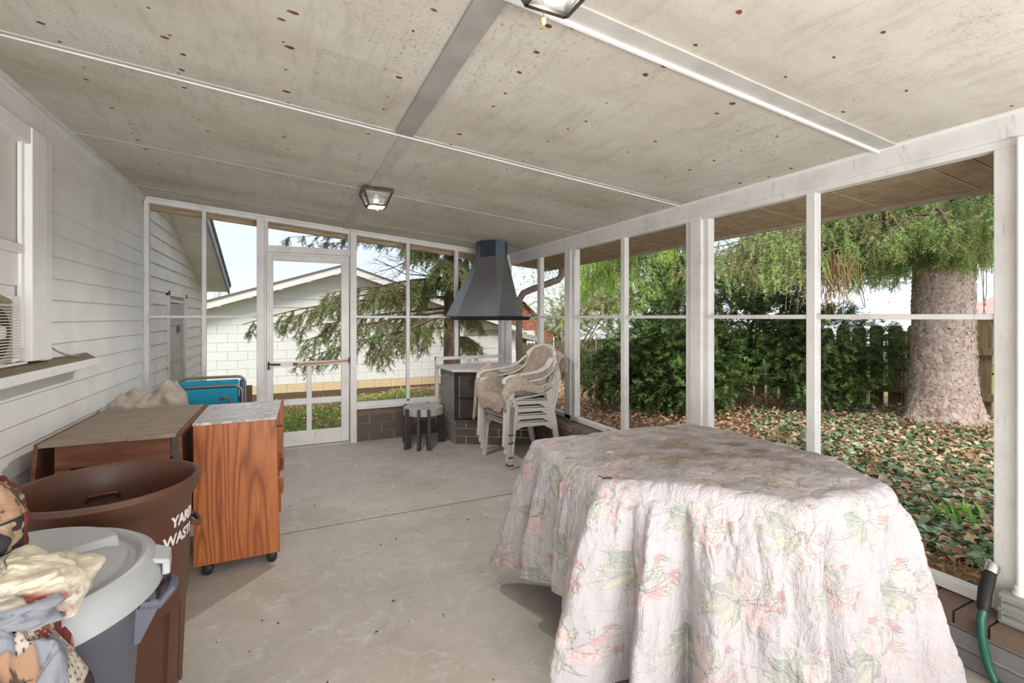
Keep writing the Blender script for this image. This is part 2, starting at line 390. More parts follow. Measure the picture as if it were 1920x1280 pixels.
# ------------------------------------------------------------------ ground
def gz(x, y):
    z = .15 - .072*np.clip(np.asarray(y, dtype=float)-3.0, 0, 40)
    x = np.asarray(x, dtype=float)
    left = np.clip((2.55-x)/.6, 0, 1)                      # west of the porch corner the lawn lies lower
    z = z - .09*left*np.clip((np.asarray(y, dtype=float)-5.4)/.3, 0, 1)
    return np.maximum(z, -1.6)
def ground_patch(name, x0, x1, y0, y1, step, mat, dz=0.0):
    xs = np.arange(x0, x1+1e-6, step); ys = np.arange(y0, y1+1e-6, step); X, Y = np.meshgrid(xs, ys)
    Z = gz(X, Y) + dz + .012*np.sin(X*5.1+Y*3.3) + .01*np.sin(X*2.2-Y*7.1)
    V = np.stack([X, Y, Z], -1).reshape(-1, 3); nx, ny = len(xs), len(ys)
    i = np.arange(ny-1)[:, None]*nx + np.arange(nx-1)[None, :]
    F = np.stack([i, i+1, i+nx+1, i+nx], -1).reshape(-1, 4)
    return arr_mesh(name, V, F, mat, smooth=True)

# ================================================================== STRUCTURE
def zc(x): return 2.3545 - .0894*x
YF, XR, XL = 5.37, 2.51, -1.18
_bm = {}
def unit_box(mat, key):
    if key not in _bm:
        me = bpy.data.meshes.new('brick'); m = MB().box(-.5, .5, -.5, .5, -.5, .5)
        me.from_pydata(m.v, [], m.f); me.materials.append(mat); _bm[key] = me
    return _bm[key]
def pieces(name, parent, mat, items, loc0=None):
    """items: (center, size, rotz) ; each an object sharing one unit mesh"""
    pl = worldloc(parent)
    me = unit_box(mat, (name, mat.name))
    for c, sz, rz in items:
        o = bpy.data.objects.new(name, me); COL.objects.link(o); o.parent = parent
        o.location = Vector(c)-pl; o.scale = sz; o.rotation_euler = (0, 0, rz)
def brick_items(p0, ang, length, z0, rows, ph, pw, depth, gap=.012, off=0, proud=.006, seed=1):
    r = random.Random(seed); out = []; d = Vector((math.cos(ang), math.sin(ang), 0)); n = Vector((math.sin(ang), -math.cos(ang), 0))
    for k in range(rows):
        u = -(pw/2 if (k+off) % 2 else 0)
        while u < length-.02:
            a, b = max(u, 0)+gap/2, min(u+pw, length)-gap/2
            if b-a > .025:
                c = Vector(p0) + d*((a+b)/2) + n*(proud*r.uniform(.3, 1.4)-depth/2) + Vector((0, 0, z0+k*ph+ph/2))
                out.append((c, (b-a, depth, ph-gap), ang))
            u += pw
    return out
# --- floor: two slabs either side of the expansion joint
fl = struct(empty('floor', (0, 0, 0)))
box(-1.4, 2.5, -3.2, 3.285, -.12, 0).build('slab', CONC, fl, bevel=.004)
box(-1.4, 2.5, 3.3, 5.36, -.12, 0).build('slab', CONC, fl, bevel=.004)
box(-1.4, 2.5, 3.28, 3.305, -.12, -.006).build('expansion_joint', plain('joint_filler', (92, 84, 76), .9), fl)
mbl = MB()
for i in range(70):
    x = random.uniform(-.3, 1.6); y = random.choice([random.uniform(1.6, 3), random.uniform(3.3, 4.9), random.uniform(4, 4.8)])
    if y > 3.9 and random.random() < .5: x = random.uniform(1.1, 1.6)
    a = random.uniform(0, PI); r_ = random.uniform(.003, .009); p = [(x+r_*math.cos(a+t)*(1 if j % 2 else .5), y+r_*math.sin(a+t)*(1 if j % 2 else .5)) for j, t in enumerate([0, 1.3, 2.5, 3.8, 5])]
    mbl.prism(p, 0, .003)
mbl.build('leaf_crumbs', RUSTD, fl, kind='stuff')
# --- ceiling: plywood panels, battens, nail stains
ce = struct(empty('ceiling', (.5, 2, zc(.5))))
ys = [-3.2, -1.2, .01, 1.23, 2.487, 3.70, 4.93, 5.40]
for i in range(len(ys)-1):
    for xa, xb in ((-1.25, .555), (.56, 2.56)):
        a, b = ys[i]+.0025, ys[i+1]-.0025
        MB().hexa([(xa,a,zc(xa)),(xb,a,zc(xb)),(xb,b,zc(xb)),(xa,b,zc(xa)),(xa,a,zc(xa)+.012),(xb,a,zc(xb)+.012),(xb,b,zc(xb)+.012),(xa,b,zc(xa)+.012)]).build('ceiling_panel', CEIL, ce, bevel=.001)
def batten(xa, xb, ya, yb, t=.008, mat=BATTEN):
    MB().hexa([(xa,ya,zc(xa)-t),(xb,ya,zc(xb)-t),(xb,yb,zc(xb)-t),(xa,yb,zc(xa)-t),(xa,ya,zc(xa)),(xb,ya,zc(xb)),(xb,yb,zc(xb)),(xa,yb,zc(xa))]).build('batten', mat, ce, bevel=.0015)
batten(.505, .595, -3, 2.46, .012, plain('grey_batten', (160, 155, 150), .8, var=.12, scale=5, bump=.2)); batten(.535, .60, 2.50, 3.70); batten(.535, .60, 3.73, 5.36)
batten(.60, 2.49, 1.19, 1.275); batten(-1.18, .5, 1.19, 1.275)
batten(-1.18, 2.49, 2.462, 2.497, .006); batten(-1.18, .53, 3.69, 3.715, .004); batten(.6, 2.49, 3.69, 3.73, .005)
batten(-1.18, 2.49, 4.92, 4.95, .004)
batten(-1.18, 2.49, 1.262, 1.274, .02, PAINT); batten(-1.18, 2.49, 2.488, 2.499, .011, PAINT)
nail = MB(); nail2 = MB()
rn = random.Random(5)
def stain(x, y, r, big):
    m = nail if big else nail2; n = 7; a0 = rn.uniform(0, 6)
    st = rn.uniform(1, 1.8)
    p = [(x+st*r*math.cos(a0+2*PI*k/n)*rn.uniform(.7, 1.15), y+r*math.sin(a0+2*PI*k/n)*rn.uniform(.7, 1.15)) for k in range(n)]
    m.frustum([(a, b, zc(a)-.0012) for a, b in p], [(a, b, zc(a)+.001) for a, b in p])
for row in np.arange(-.81, 2.45, .405):
    for y in np.arange(.3, 5.3, .165):
        if rn.random() < .25 or .48 < row < .62: continue
        big = rn.random() < (.5 if row < .3 or y < 2.4 else .18)
        stain(row+rn.uniform(-.02, .02)+.0, y+rn.uniform(-.03, .03), rn.uniform(.005, .010) if big else rn.uniform(.003, .006), big)
for x, y, r in ((0.02, 1.72, .011), (0.01, 1.95, .012), (0.0, 2.34, .012), (-.41, 2.15, .009), (-.37, 2.25, .009), (-.4, 2.4, .01), (1.2, 1.376, .011), (1.62, 1.345, .011), (1.64, 1.235, .012), (1.16, 1.23, .014), (.76, 1.33, .01)):
    stain(x, y, r, True)
nail.build('rust_stain', RUST, ce, kind='stuff'); nail2.build('nail_hole', RUSTD, ce, kind='stuff')
rf = MB(); xa, xb = -1.6, 3.26
rf.hexa([(xa,-3.3,zc(xa)+.03),(xb,-3.3,zc(xb)+.03),(xb,5.78,zc(xb)+.03),(xa,5.78,zc(xa)+.03),(xa,-3.3,zc(xa)+.16),(xb,-3.3,zc(xb)+.16),(xb,5.78,zc(xb)+.16),(xa,5.78,zc(xa)+.16)])
struct(rf.build('roof', ROOFM))
# --- left wall: lap siding
wl = struct(empty('wall_left', (-1.2, 3, 0)))
box(-1.35, -1.2, -3.2, 5.37, -.1, 2.6).build('sheathing', PAINT, wl)
def lap(parent, mat, x, ya, yb, z0, h, t=.024, flip=1):
    MB().extr([(x, z0), (x+t*flip, z0), (x+(t*.35)*flip, z0+h), (x, z0+h)], 'y', ya, yb).build('siding_board', mat, parent, bevel=.002)
for k in range(-11, 10):
    z0 = 1.324+.123*k; h = .132
    if z0 < 0.0: continue
    if z0+h > 2.42: h = 2.44-z0
    if h < .02: continue
    ya = 3.36 if 1.1 < z0+.06 < 2.3 else .6
    lap(wl, PAINT, -1.2, ya, 5.34, z0, h)
box(-1.2, -1.178, .6, 5.34, 2.41, 2.455).build('frieze_board', PAINT, wl, bevel=.002)
MB().beam((-1.165, .6, 2.452), (-1.165, 5.34, 2.452), .02, .014).build('quarter_round', FRAME, wl)
# --- window in the left wall
w1 = struct(empty('window_1', (-1.2, 2.6, 1.13)))
box(-1.2, -1.12, 3.09, 3.25, 1.135, 2.275).build('casing', PAINT, w1, bevel=.004)
box(-1.2, -1.135, 3.25, 3.35, 1.125, 2.275).build('casing', PAINT, w1, bevel=.004)
box(-1.165, -1.148, 3.06, 3.09, 1.2, 2.2).build('stop_bead', PAINT, w1, bevel=.003)
box(-1.2, -1.125, 1.9, 3.09, 2.19, 2.275).build('head_casing', PAINT, w1, bevel=.004)
box(-1.2, -1.17, 1.9, 3.35, 2.275, 2.41).build('header_board', PAINT, w1, bevel=.003)
box(-1.2, -1.17, 1.9, 3.09, 1.70, 2.19).build('pane', plain('fogged_panel', (212, 210, 205), .4, var=.04, scale=3, bump=.05), w1)
box(-1.2, -1.145, 1.9, 3.085, 1.655, 1.70).build('sash', PAINT, w1, bevel=.005)
box(-1.2, -1.16, 1.9, 3.085, 1.50, 1.655).build('panel', PAINT, w1, bevel=.003)
box(-1.2, -1.172, 1.9, 3.07, 1.13, 1.50).build('panel', PAINT, w1, bevel=.003)
box(-1.19, -1.15, 2.97, 3.05, 1.14, 1.45).build('filler_strip', PAINT, w1, bevel=.004)
sl = MB(); sl.hexa([(-1.2,1.9,1.085),(-1.05,1.9,1.07),(-1.06,3.75,1.07),(-1.2,4.02,1.085),(-1.2,1.9,1.132),(-1.05,1.9,1.098),(-1.06,3.75,1.098),(-1.2,4.02,1.125)])
sl.build('sill_top', plain('dusty_brown_sill', (134, 120, 104), .85, var=.15, scale=30, bump=.3), w1)
MB().hexa([(-1.07,1.9,1.055),(-1.043,1.9,1.055),(-1.053,3.76,1.055),(-1.075,3.76,1.055),(-1.07,1.9,1.1),(-1.043,1.9,1.1),(-1.053,3.76,1.1),(-1.075,3.76,1.1)]).build('sill_edge', PAINT, w1, bevel=.004)
MB().hexa([(-1.15,1.9,1.13),(-1.135,1.9,1.13),(-1.14,3.1,1.125),(-1.15,3.1,1.125),(-1.15,1.9,1.142),(-1.135,1.9,1.142),(-1.14,3.1,1.135),(-1.15,3.1,1.135)]).build('sill_bead', PAINT, w1)
# --- screened openings: helper for painted sticks
def stick(name, parent, *b, mat=FRAME, bevel=.004): return box(*b).build(name, mat, parent, bevel=bevel)
wf = struct(empty('wall_far', (.6, YF, 0)))
def fpl(xa, xb, ya, yb, zt, zb, name='top_plate'):   # follows the ceiling slope
    MB().hexa([(xa,ya,zc(xa)+zb),(xb,ya,zc(xb)+zb),(xb,yb,zc(xb)+zb),(xa,yb,zc(xa)+zb),(xa,ya,zc(xa)+zt),(xb,ya,zc(xb)+zt),(xb,yb,zc(xb)+zt),(xa,yb,zc(xa)+zt)]).build(name, FRAME, wf, bevel=.003)
fpl(-1.18, 2.5, YF, YF+.08, .02, -.055)
fpl(-1.18, 2.5, YF-.02, YF, .0, -.02, 'cove_strip')
D = .055
stick('post', wf, -1.185, -1.145, YF-.01, YF+D, .0, 2.42)
stick('mullion', wf, -.735, -.70, YF, YF+D-.01, .37, zc(-.7)-.05)
stick('post', wf, -.272, -.205, YF-.03, YF+.09, 0, zc(-.2)-.03)
stick('post', wf, -.205, -.188, YF-.005, YF+.09, 0, zc(-.2)-.05)
stick('post', wf, .615, .68, YF-.03, YF+.09, 0, zc(.68)-.02)
stick('mullion', wf, 1.225, 1.262, YF, YF+D-.01, .40, zc(1.25)-.05)
stick('mullion', wf, 1.80, 1.842, YF, YF+D-.01, .86, zc(1.82)-.05)
stick('post', wf, 2.40, 2.52, YF-.01, YF+.1, .34, 2.12)
stick('post', wf, 2.44, 2.52, YF-.05, YF-.01, .34, 2.12)
for xa, xb in ((-1.145, -.272), (.68, 2.40)): stick('rail', wf, xa, xb, YF+.006, YF+.03, 1.342, 1.366)
stick('rail', wf, -1.145, -.272, YF, YF+.05, .365, .41)
stick('rail', wf, .68, 1.60, YF, YF+.05, .375, .425)
stick('rail', wf, 1.565, 1.60, YF-.004, YF+.05, .38, .885)
stick('rail', wf, 1.565, 2.44, YF-.003, YF+.05, .85, .885)
stick('window_stool', wf, .68, 1.6, YF-.03, YF+.02, .352, .376)
stick('rail', wf, -.188, .615, YF-.01, YF+.07, 2.01, 2.075)
stick('rail', wf, -.188, .615, YF+.03, YF+.07, 1.985, 2.012)
stick('jamb', wf, -.19, -.172, YF+.02, YF+.07, 2.07, zc(-.2)-.05); stick('jamb', wf, .595, .615, YF+.02, YF+.07, 2.07, zc(.6)-.05)
box(.68, 1.62, YF+.004, YF+.1, 0, .352).build('mortar', MORTARD, wf)
box(-1.18, -.272, YF+.004, YF+.1, 0, .365).build('mortar', MORTARD, wf)
pieces('brick', wf, BRICK, brick_items((.685, YF, 0), 0, .93, .0, 3, .096, .265, .03, .015, 1, seed=2))
pieces('brick', wf, BRICKB, brick_items((.685, YF, 0), 0, .93, .288, 1, .06, .2, .03, .008, 0, seed=4))
pieces('brick', wf, BRICK, brick_items((-1.17, YF, 0), 0, .9, .0, 4, .09, .265, .03, .014, 1, seed=3))
# --- screen door
d1 = struct(empty('door_1', (.2, YF, 0)))
y0, y1 = YF+.012, YF+.045
stick('door_stile', d1, -.186, -.125, y0, y1, .02, 1.985); stick('door_stile', d1, .526, .606, y0, y1, .02, 1.985)
stick('door_rail', d1, -.125, .526, y0, y1, 1.925, 1.985)
stick('door_rail', d1, -.125, .526, y0, y1, .845, .892)
stick('door_rail', d1, -.125, .526, y0, y1, .445, .505)
stick('door_rail', d1, -.125, .526, y0, y1, .02, .168)
stick('door_muntin', d1, .185, .235, y0+.003, y1-.003, .168, .845)
stick('threshold', d1, -.2, .61, YF-.02, YF+.1, -.01, .016, mat=CONC)
h = MB(); h.beam((-.165, y0-.006, .90), (-.165, y0-.006, .82), .03, .014); h.tube([(-.16, y0-.01, .875), (-.16, y0-.045, .875), (-.10, y0-.05, .872), (-.06, y0-.045, .87)], .009)
h.build('door_handle', IRON, d1)
c = MB(); c.tube([(.12, y0-.03, .868), (.52, y0-.03, .886)], .010); c.tube([(.07, y0-.03, .865), (.12, y0-.03, .868)], .006); c.tube([(.52, y0-.03, .886), (.60, y0-.02, .888)], .007)
c.build('door_closer', COPPER, d1)
box(.598, .615, y0-.035, y0, .86, .915).build('door_closer_bracket', IRON, d1)
box(.06, .1, y0-.03, y0, .855, .88).build('door_closer_bracket', IRON, d1)
# rafter board outside, above the far wall
rw = MB(); xa, xb = -1.3, 3.2
rw.hexa([(xa,5.56,zc(xa)-.085),(xb,5.56,zc(xb)-.085),(xb,5.62,zc(xb)-.085),(xa,5.62,zc(xa)-.085),(xa,5.56,zc(xa)+.03),(xb,5.56,zc(xb)+.03),(xb,5.62,zc(xb)+.03),(xa,5.62,zc(xa)+.03)])
struct(rw.build('trim_1', RAWWOOD))
# --- right wall
wr = struct(empty('wall_right', (XR, 2, 0)))
box(XR-.02, XR+.06, -3.2, 5.37, 2.035, 2.14).build('header_beam', FRAME, wr, bevel=.004)
box(XR-.005, XR+.05, -3.2, 5.33, 2.005, 2.037).build('stop_bead', FRAME, wr, bevel=.003)
box(XR-.03, XR-.018, -3.2, 5.36, 2.118, 2.14).build('cove_strip', PAINT, wr, bevel=.003)
def rst(name, ya, yb, za, zb, xa=XR, xb=XR+.07, mat=FRAME): return box(xa, xb, ya, yb, za, zb).build(name, mat, wr, bevel=.004)
rst('mullion', 4.57, 4.64, .39, 2.01, XR, XR+.05)
rst('post', 3.96, 4.07, .34, 2.01); rst('post', 3.90, 3.96, .34, 2.01, XR+.012, XR+.075)
rst('mullion', 3.13, 3.185, .39, 2.01, XR, XR+.045)
rst('post', 2.42, 2.475, .2, 2.01, XR+.006, XR+.07); rst('post', 2.33, 2.425, .2, 2.036, XR-.008, XR+.07); rst('post', 2.285, 2.335, .2, 2.01, XR+.015, XR+.07)
rst('mullion', 1.572, 1.622, .25, 2.01, XR, XR+.05)
for a, b in ((3.96, 5.34), (2.47, 3.91), (.87, 2.29)): rst('rail', a, b, 1.34, 1.364, XR+.006, XR+.032)
rst('rail', 3.9, 5.3, .345, .39, XR, XR+.05); rst('rail', 2.47, 3.9, .345, .39, XR, XR+.05)
rst('rail', .87, 2.29, .205, .25, XR, XR+.05)
rst('post', .80, .876, .2, 2.02, XR, XR+.09)
rst('panel_board', .30, .80, .205, 2.02, XR-.012, XR+.06, PAINT)
rst('panel_board', -.3, .298, .205, 2.02, XR-.012, XR+.06, PAINT)
LX = 2.365
box(LX+.008, XR+.10, 2.3, 4.40, 0, .285).build('mortar', MORTARD, wr); box(XR-.012, XR+.10, 4.40, 5.36, 0, .29).build('mortar', MORTARD, wr); box(LX+.008, XR+.10, -3.2, 2.3, 0, .145).build('mortar', MORTAR, wr)
pieces('brick', wr, BRICK, brick_items((LX, 4.40, 0), -PI/2, 2.09, 0, 3, .096, .265, .03, .014, seed=8))
pieces('brick', wr, BRICKB, [((LX+.115, y, .314), (.245, .094, .052), 0) for y in np.arange(4.35, 2.33, -.104)])
pieces('brick', wr, BRICKN, brick_items((LX, 2.3, 0), -PI/2, 3.2, 0.0, 2, .072, .29, .03, .014, 1, seed=9))
pieces('brick', wr, BRICKB, [((LX+.115, y, .174), (.245, .094, .052), 0) for y in np.arange(2.24, -.4, -.104)])
# --- eaves outside the right wall: soffit boards, fascia
so = struct(empty('roof_overhang', (2.9, 3, 2.05)))
k = 0
for y in np.arange(-.6, 5.7, .147):
    k += 1; dz = random.uniform(-.002, .002)
    MB().hexa([(2.57,y,2.052+dz),(3.19,y,2.0+dz),(3.19,y+.141,2.0+dz),(2.57,y+.141,2.052+dz),(2.57,y,2.066+dz),(3.19,y,2.016+dz),(3.19,y+.141,2.016+dz),(2.57,y+.141,2.066+dz)]).build('soffit_board', SOFFIT, so, bevel=.003)
box(3.19, 3.215, -.8, 5.78, 1.978, 2.1).build('fascia', FASCIA, so, bevel=.003)
MB().extr([(3.215, 2.09), (3.222, 2.0), (3.29, 2.0), (3.31, 2.1), (3.30, 2.1), (3.285, 2.01), (3.228, 2.01)], 'y', -.8, 5.8).build('gutter', FASCIA, so)

# ================================================================== OUTDOORS
GRASS = plain('lawn_earth', (112, 124, 66), .95, var=.3, scale=2.5, bump=.6, bscale=40)
DUFF = plain('leaf_litter_earth', (146, 118, 92), .95, var=.3, scale=6, bump=.7, bscale=60)
g1 = struct(ground_patch('ground', -14, 26, 5.46, 40, .5, GRASS)); 
g2 = struct(ground_patch('ground', 2.62, 9.2, -4, 13, .2, DUFF, .006))
g3 = struct(ground_patch('ground', 9.0, 40, -30, 40, .8, plain('neighbour_lawn', (128, 152, 74), .95, var=.2, scale=3, bump=.4), -.05))
# --- house wing beyond the far wall
hw = thing('house_wing', 'weathered grey lap-sided gable end with sloping overhang, seen through the left screen bays', 'house', (-1.3, 7.5, -.3))
GX = -1.27
def rake(y): return 1.86 + .31*(9.06-y)
box(-3.5, GX, 5.5, 9.06, -.6, 1.8).build('wall_core', OLDSIDING, hw)
MB().extr([(5.5, 1.8), (9.06, 1.8), (9.06, rake(9.06)), (5.5, rake(5.5))], 'x', -3.5, GX).build('gable_core', OLDSIDING, hw)
z = -.5; k = 0
while z < 2.95:
    ytop = 9.06 if z < rake(9.06) else 9.06-(z-1.86)/.31
    segs = [(5.5, ytop)]
    if z+.11 < 1.66: segs = [(5.5, 6.66), (7.78, 9.06)]
    for a, b in segs:
        if b-a > .1: lap(hw, OLDSIDING, GX, a, b, z, .15, .03)
    z += .142
for a, b, c_, d_ in ((6.66, 6.74, -.5, 1.66), (7.70, 7.78, -.5, 1.66), (6.66, 7.78, 1.60, 1.68)): box(GX-.01, GX+.035, a, b, c_, d_).build('door_casing', OLDSIDING, hw, bevel=.004)
box(GX, GX+.03, 9.0, 9.08, -.5, 1.85).build('corner_board', OLDSIDING, hw)
box(GX, GX+.05, 5.5, 5.56, -.5, 2.4).build('corner_board', OLDSIDING, hw)
GREYD = plain('dusty_grey_door', (186, 176, 168), .7, var=.15, scale=5, bump=.2)
dd = box(GX-.02, GX+.004, 6.74, 7.70, -.5, 1.60).build('door', GREYD, hw)
for za, zb in ((1.25, 1.52), (.80, 1.12), (.1, .68), (-.45, 0)): box(GX+.002, GX+.014, 6.86, 7.58, za, zb).build('door_panel', GREYD, dd, bevel=.006)
box(GX+.004, GX+.02, 7.28, 7.42, 1.16, 1.24).build('peephole_plate', plain('tarnished_plate', (110, 98, 88), .6, .4), dd)
box(GX+.004, GX+.03, 6.9, 7.5, 1.53, 1.56).build('door_ledge', OLDSIDING, dd)
# rake overhang boards
y = 5.5
while y < 9.3:
    za, zb = rake(y)+.0, rake(y+.155)+.0
    MB().hexa([(GX,y,za),(-.9,y,za),(-.9,y+.15,zb),(GX,y+.15,zb),(GX,y,za+.015),(-.9,y,za+.015),(-.9,y+.15,zb+.015),(GX,y+.15,zb+.015)]).build('soffit_board', OLDSIDING, hw, bevel=.003)
    y += .16
MB().hexa([(-.9,5.4,rake(5.4)-.04),(-.875,5.4,rake(5.4)-.04),(-.875,9.32,rake(9.32)-.04),(-.9,9.32,rake(9.32)-.04),(-.9,5.4,rake(5.4)+.09),(-.875,5.4,rake(5.4)+.09),(-.875,9.32,rake(9.32)+.09),(-.9,9.32,rake(9.32)+.09)]).build('rake_board', plain('grey_rake_board', (150, 152, 156), .6), hw)
MB().hexa([(-3.6,5.4,rake(5.4)+.09),(-.86,5.4,rake(5.4)+.09),(-.86,9.36,rake(9.36)+.09),(-3.6,9.36,rake(9.36)+.09),(-3.6,5.4,rake(5.4)+.15),(-.86,5.4,rake(5.4)+.15),(-.86,9.36,rake(9.36)+.15),(-3.6,9.36,rake(9.36)+.15)]).build('roof', ROOFM, hw)
# --- garage
ga = thing('garage', 'low white garage with shallow gable roof and painted block wall, across the lawn', 'garage', (1.3, 12.5, -.6))
GY, PX, PZ = 12.3, 1.27, 2.44
def gz_roof(x): return PZ-.325*abs(x-PX)
MB().extr([(-3.6, -.7), (5.95, -.7), (5.95, gz_roof(5.95)), (PX, PZ), (-3.6, gz_roof(-3.6))], 'y', GY+.012, GY+1.9).build('wall_core', GARPAINT, ga)
z = 1.18
while z < PZ-.1:
    za, zb = z, z+.2
    xl = PX-(PZ-za)/.325+.05; xr = PX+(PZ-za)/.325-.05
    MB().extr([(GY+.03, za), (GY-.01, za), (GY+.008, zb), (GY+.03, zb)], 'x', max(-3.6, xl), min(4.4, xr)).build('siding_board', GARPAINT, ga, bevel=.002)
    z += .2
def blockrow(z, x0, x1, off, mat):
    its = []; x = x0-(.2 if off else 0)
    while x < x1:
        a, b = max(x, x0), min(x+.4, x1)
        if b-a > .05: its.append((((a+b)/2, GY+.02+random.uniform(-.002, .002), z+.1), (b-a-.006, .05, .194), 0))
        x += .4
    pieces('block', ga, mat, its)
for k in range(9):
    z = -.62+.2*k
    blockrow(z, -2.2, 4.4, k % 2, BLOCKS if k == 1 else (FOOTING if k == 0 else BLOCKP))
for k in range(5): blockrow(-.62+.2*k, 5.6, 6.0, k % 2, BLOCKP)
for k in range(4): box(4.42, 5.58, GY-.005, GY+.025, -.6+.36*k, -.6+.36*k+.345).build('door_panel', GARPAINT, ga, bevel=.006)
box(4.36, 5.64, GY-.03, GY+.03, .86, 1.0).build('door_header', FASCIA, ga)
for sx_ in (-1, 1):
    xe = -4.0 if sx_ < 0 else 6.02
    ze = gz_roof(xe)
    MB().hexa([(PX,GY-.34,PZ),(xe,GY-.34,ze),(xe,GY-.30,ze),(PX,GY-.30,PZ),(PX,GY-.34,PZ+.16),(xe,GY-.34,ze+.16),(xe,GY-.30,ze+.16),(PX,GY-.30,PZ+.16)]).build('rake_board', GARPAINT, ga)
    MB().hexa([(PX,GY-.30,PZ+.01),(xe,GY-.30,ze+.01),(xe,GY+.0,ze+.01),(PX,GY+.0,PZ+.01),(PX,GY-.30,PZ+.03),(xe,GY-.30,ze+.03),(xe,GY+.0,ze+.03),(PX,GY+.0,PZ+.03)]).build('soffit', SOFFIT, ga)
    MB().hexa([(PX,GY-.37,PZ+.16),(xe,GY-.37,ze+.16),(xe,GY+1.9,ze+.16),(PX,GY+1.9,PZ+.16),(PX,GY-.37,PZ+.19),(xe,GY-.37,ze+.19),(xe,GY+1.9,ze+.19),(PX,GY+1.9,PZ+.19)]).build('roof', ROOFM, ga)
# --- picket fence along the east side
fe = thing('picket_fence', 'weathered brown board fence with dog-eared pickets behind the trees', 'fence', (7.4, 3, 0))
def fx(y): return 7.42 - .05*(y-2.7)
pkm = MB().extr([(-.083, 0), (.083, 0), (.083, .96), (.06, 1.0), (-.06, 1.0), (-.083, .96)], 'x', -.011, .011)
pme = bpy.data.meshes.new('picket'); pme.from_pydata(pkm.v, [], pkm.f); pme.materials.append(PICKET)
y = -1.2; fl0 = worldloc(fe); rp_ = random.Random(3)
while y < 14.2:
    o = bpy.data.objects.new('picket', pme); COL.objects.link(o); o.parent = fe
    o.location = Vector((fx(y), y, float(gz(8, y))-.02)) - fl0; o.scale = (1, rp_.uniform(.94, 1.03), 1.15+rp_.uniform(-.015, .015))
    o.rotation_euler = (rp_.uniform(-.008, .008), 0, rp_.uniform(-.02, .02)+.05); y += .216
for dz in (.28, .82):
    ya = -1.3
    while ya < 14:
        yb = ya+2.4
        MB().beam((fx(ya)-.035, ya, float(gz(8, ya))+dz), (fx(yb)-.035, yb, float(gz(8, yb))+dz), .04, .085).build('fence_rail', PICKET, fe); ya = yb
ya = -1.3
while ya < 14.5:
    box(fx(ya)+.015, fx(ya)+.105, ya-.045, ya+.045, float(gz(8, ya))-.1, float(gz(8, ya))+1.05).build('fence_post', PICKET, fe); ya += 2.4
# cross fence at the back
fb = thing('board_fence', 'brown board fence closing the far end of the garden, beyond the downspout', 'fence', (6.7, 14.3, -.6))
fl0 = worldloc(fb); x = 6.05
while x < 6.9:
    o = bpy.data.objects.new('picket', pme); COL.objects.link(o); o.parent = fb
    o.location = Vector((x, 14.35, -.75))-fl0; o.rotation_euler = (0, 0, PI/2+.02); o.scale = (1, 1, 1.35); x += .19
MB().beam((6.0, 14.32, -.3), (6.95, 14.32, -.3), .04, .09).build('fence_rail', PICKET, fb)
# --- small wooden shed
sh = thing('garden_shed', 'small brown board shed with a pale sloping roof edge beyond the porch corner', 'shed', (6.6, 16, -.8))
box(6.0, 8.2, 16, 18, -.9, .78).build('shed_wall', PICKET, sh)
MB().hexa([(5.6,15.8,1.12),(8.6,15.8,.42),(8.6,18.2,.42),(5.6,18.2,1.12),(5.6,15.8,1.32),(8.6,15.8,.62),(8.6,18.2,.62),(5.6,18.2,1.32)]).build('shed_roof', plain('grey_shed_roof', (176, 170, 160), .8, var=.1), sh)
# --- neighbouring houses
REDB = m_brick('red_brick_far', (160, 86, 76), (186, 112, 100))
n1 = thing('brick_house', 'distant red brick house with white gable trim, left of the first right-hand post', 'house', (17, 33, -1))
def gable_house(root, x0, x1, y0, y1, zb, ze, zp, wall, trim, roof):
    xm = (x0+x1)/2
    MB().extr([(x0, zb), (x1, zb), (x1, ze), (xm, zp), (x0, ze)], 'y', y0, y1).build('house_wall', wall, root)
    for xa in (x0-.5, x1+.5):
        zz = ze-(zp-ze)*.5/(xm-x0)
        MB().hexa([(xm,y0-.4,zp),(xa,y0-.4,zz),(xa,y1+.4,zz),(xm,y1+.4,zp),(xm,y0-.4,zp+.2),(xa,y0-.4,zz+.2),(xa,y1+.4,zz+.2),(xm,y1+.4,zp+.2)]).build('house_roof', roof, root)
        MB().hexa([(xm,y0-.5,zp-.1),(xa,y0-.5,zz-.1),(xa,y0-.4,zz-.1),(xm,y0-.4,zp-.1),(xm,y0-.5,zp+.28),(xa,y0-.5,zz+.28),(xa,y0-.4,zz+.28),(xm,y0-.4,zp+.28)]).build('house_trim', trim, root)
PALEROOF = plain('pale_roof', (196, 190, 188), .9)
gable_house(n1, 13.5, 19.3, 33, 40, -2, .2, 2.7, REDB, PAINT, PALEROOF)
box(14.2, 15.2, 32.2, 33.2, -2, 4.3).build('chimney', REDB, n1)
box(16.4, 17.6, 32.9, 33.05, -.9, .3).build('window', PAINT, n1)
n2 = thing('white_outbuilding', 'long low white outbuilding behind the fence pickets', 'house', (23.5, 31, -1))
box(20.6, 27, 31, 35, -2, -.35).build('house_wall', PAINT, n2)
MB().hexa([(20.3,30.6,-.35),(27.4,30.6,-.35),(27.4,35.4,-.35),(20.3,35.4,-.35),(21.1,32.5,.35),(26.8,32.5,.35),(26.8,33.5,.35),(21.1,33.5,.35)]).build('house_roof', PALEROOF, n2)
n3 = thing('hipped_house', 'distant house with pale pink roof, right of the big trunk', 'house', (24, 4, 0))
box(20, 26, .5, 7.4, -1, 1.3).build('house_wall', plain('pink_brick_far', (200, 160, 150), .9), n3)
MB().frustum([(19.4, 0, 1.3), (26.6, 0, 1.3), (26.6, 8, 1.3), (19.4, 8, 1.3)], [(22, 2, 3.0), (24, 2, 3.0), (24, 6, 3.0), (22, 6, 3.0)]).build('house_roof', plain('pink_roof', (214, 176, 164), .9), n3)
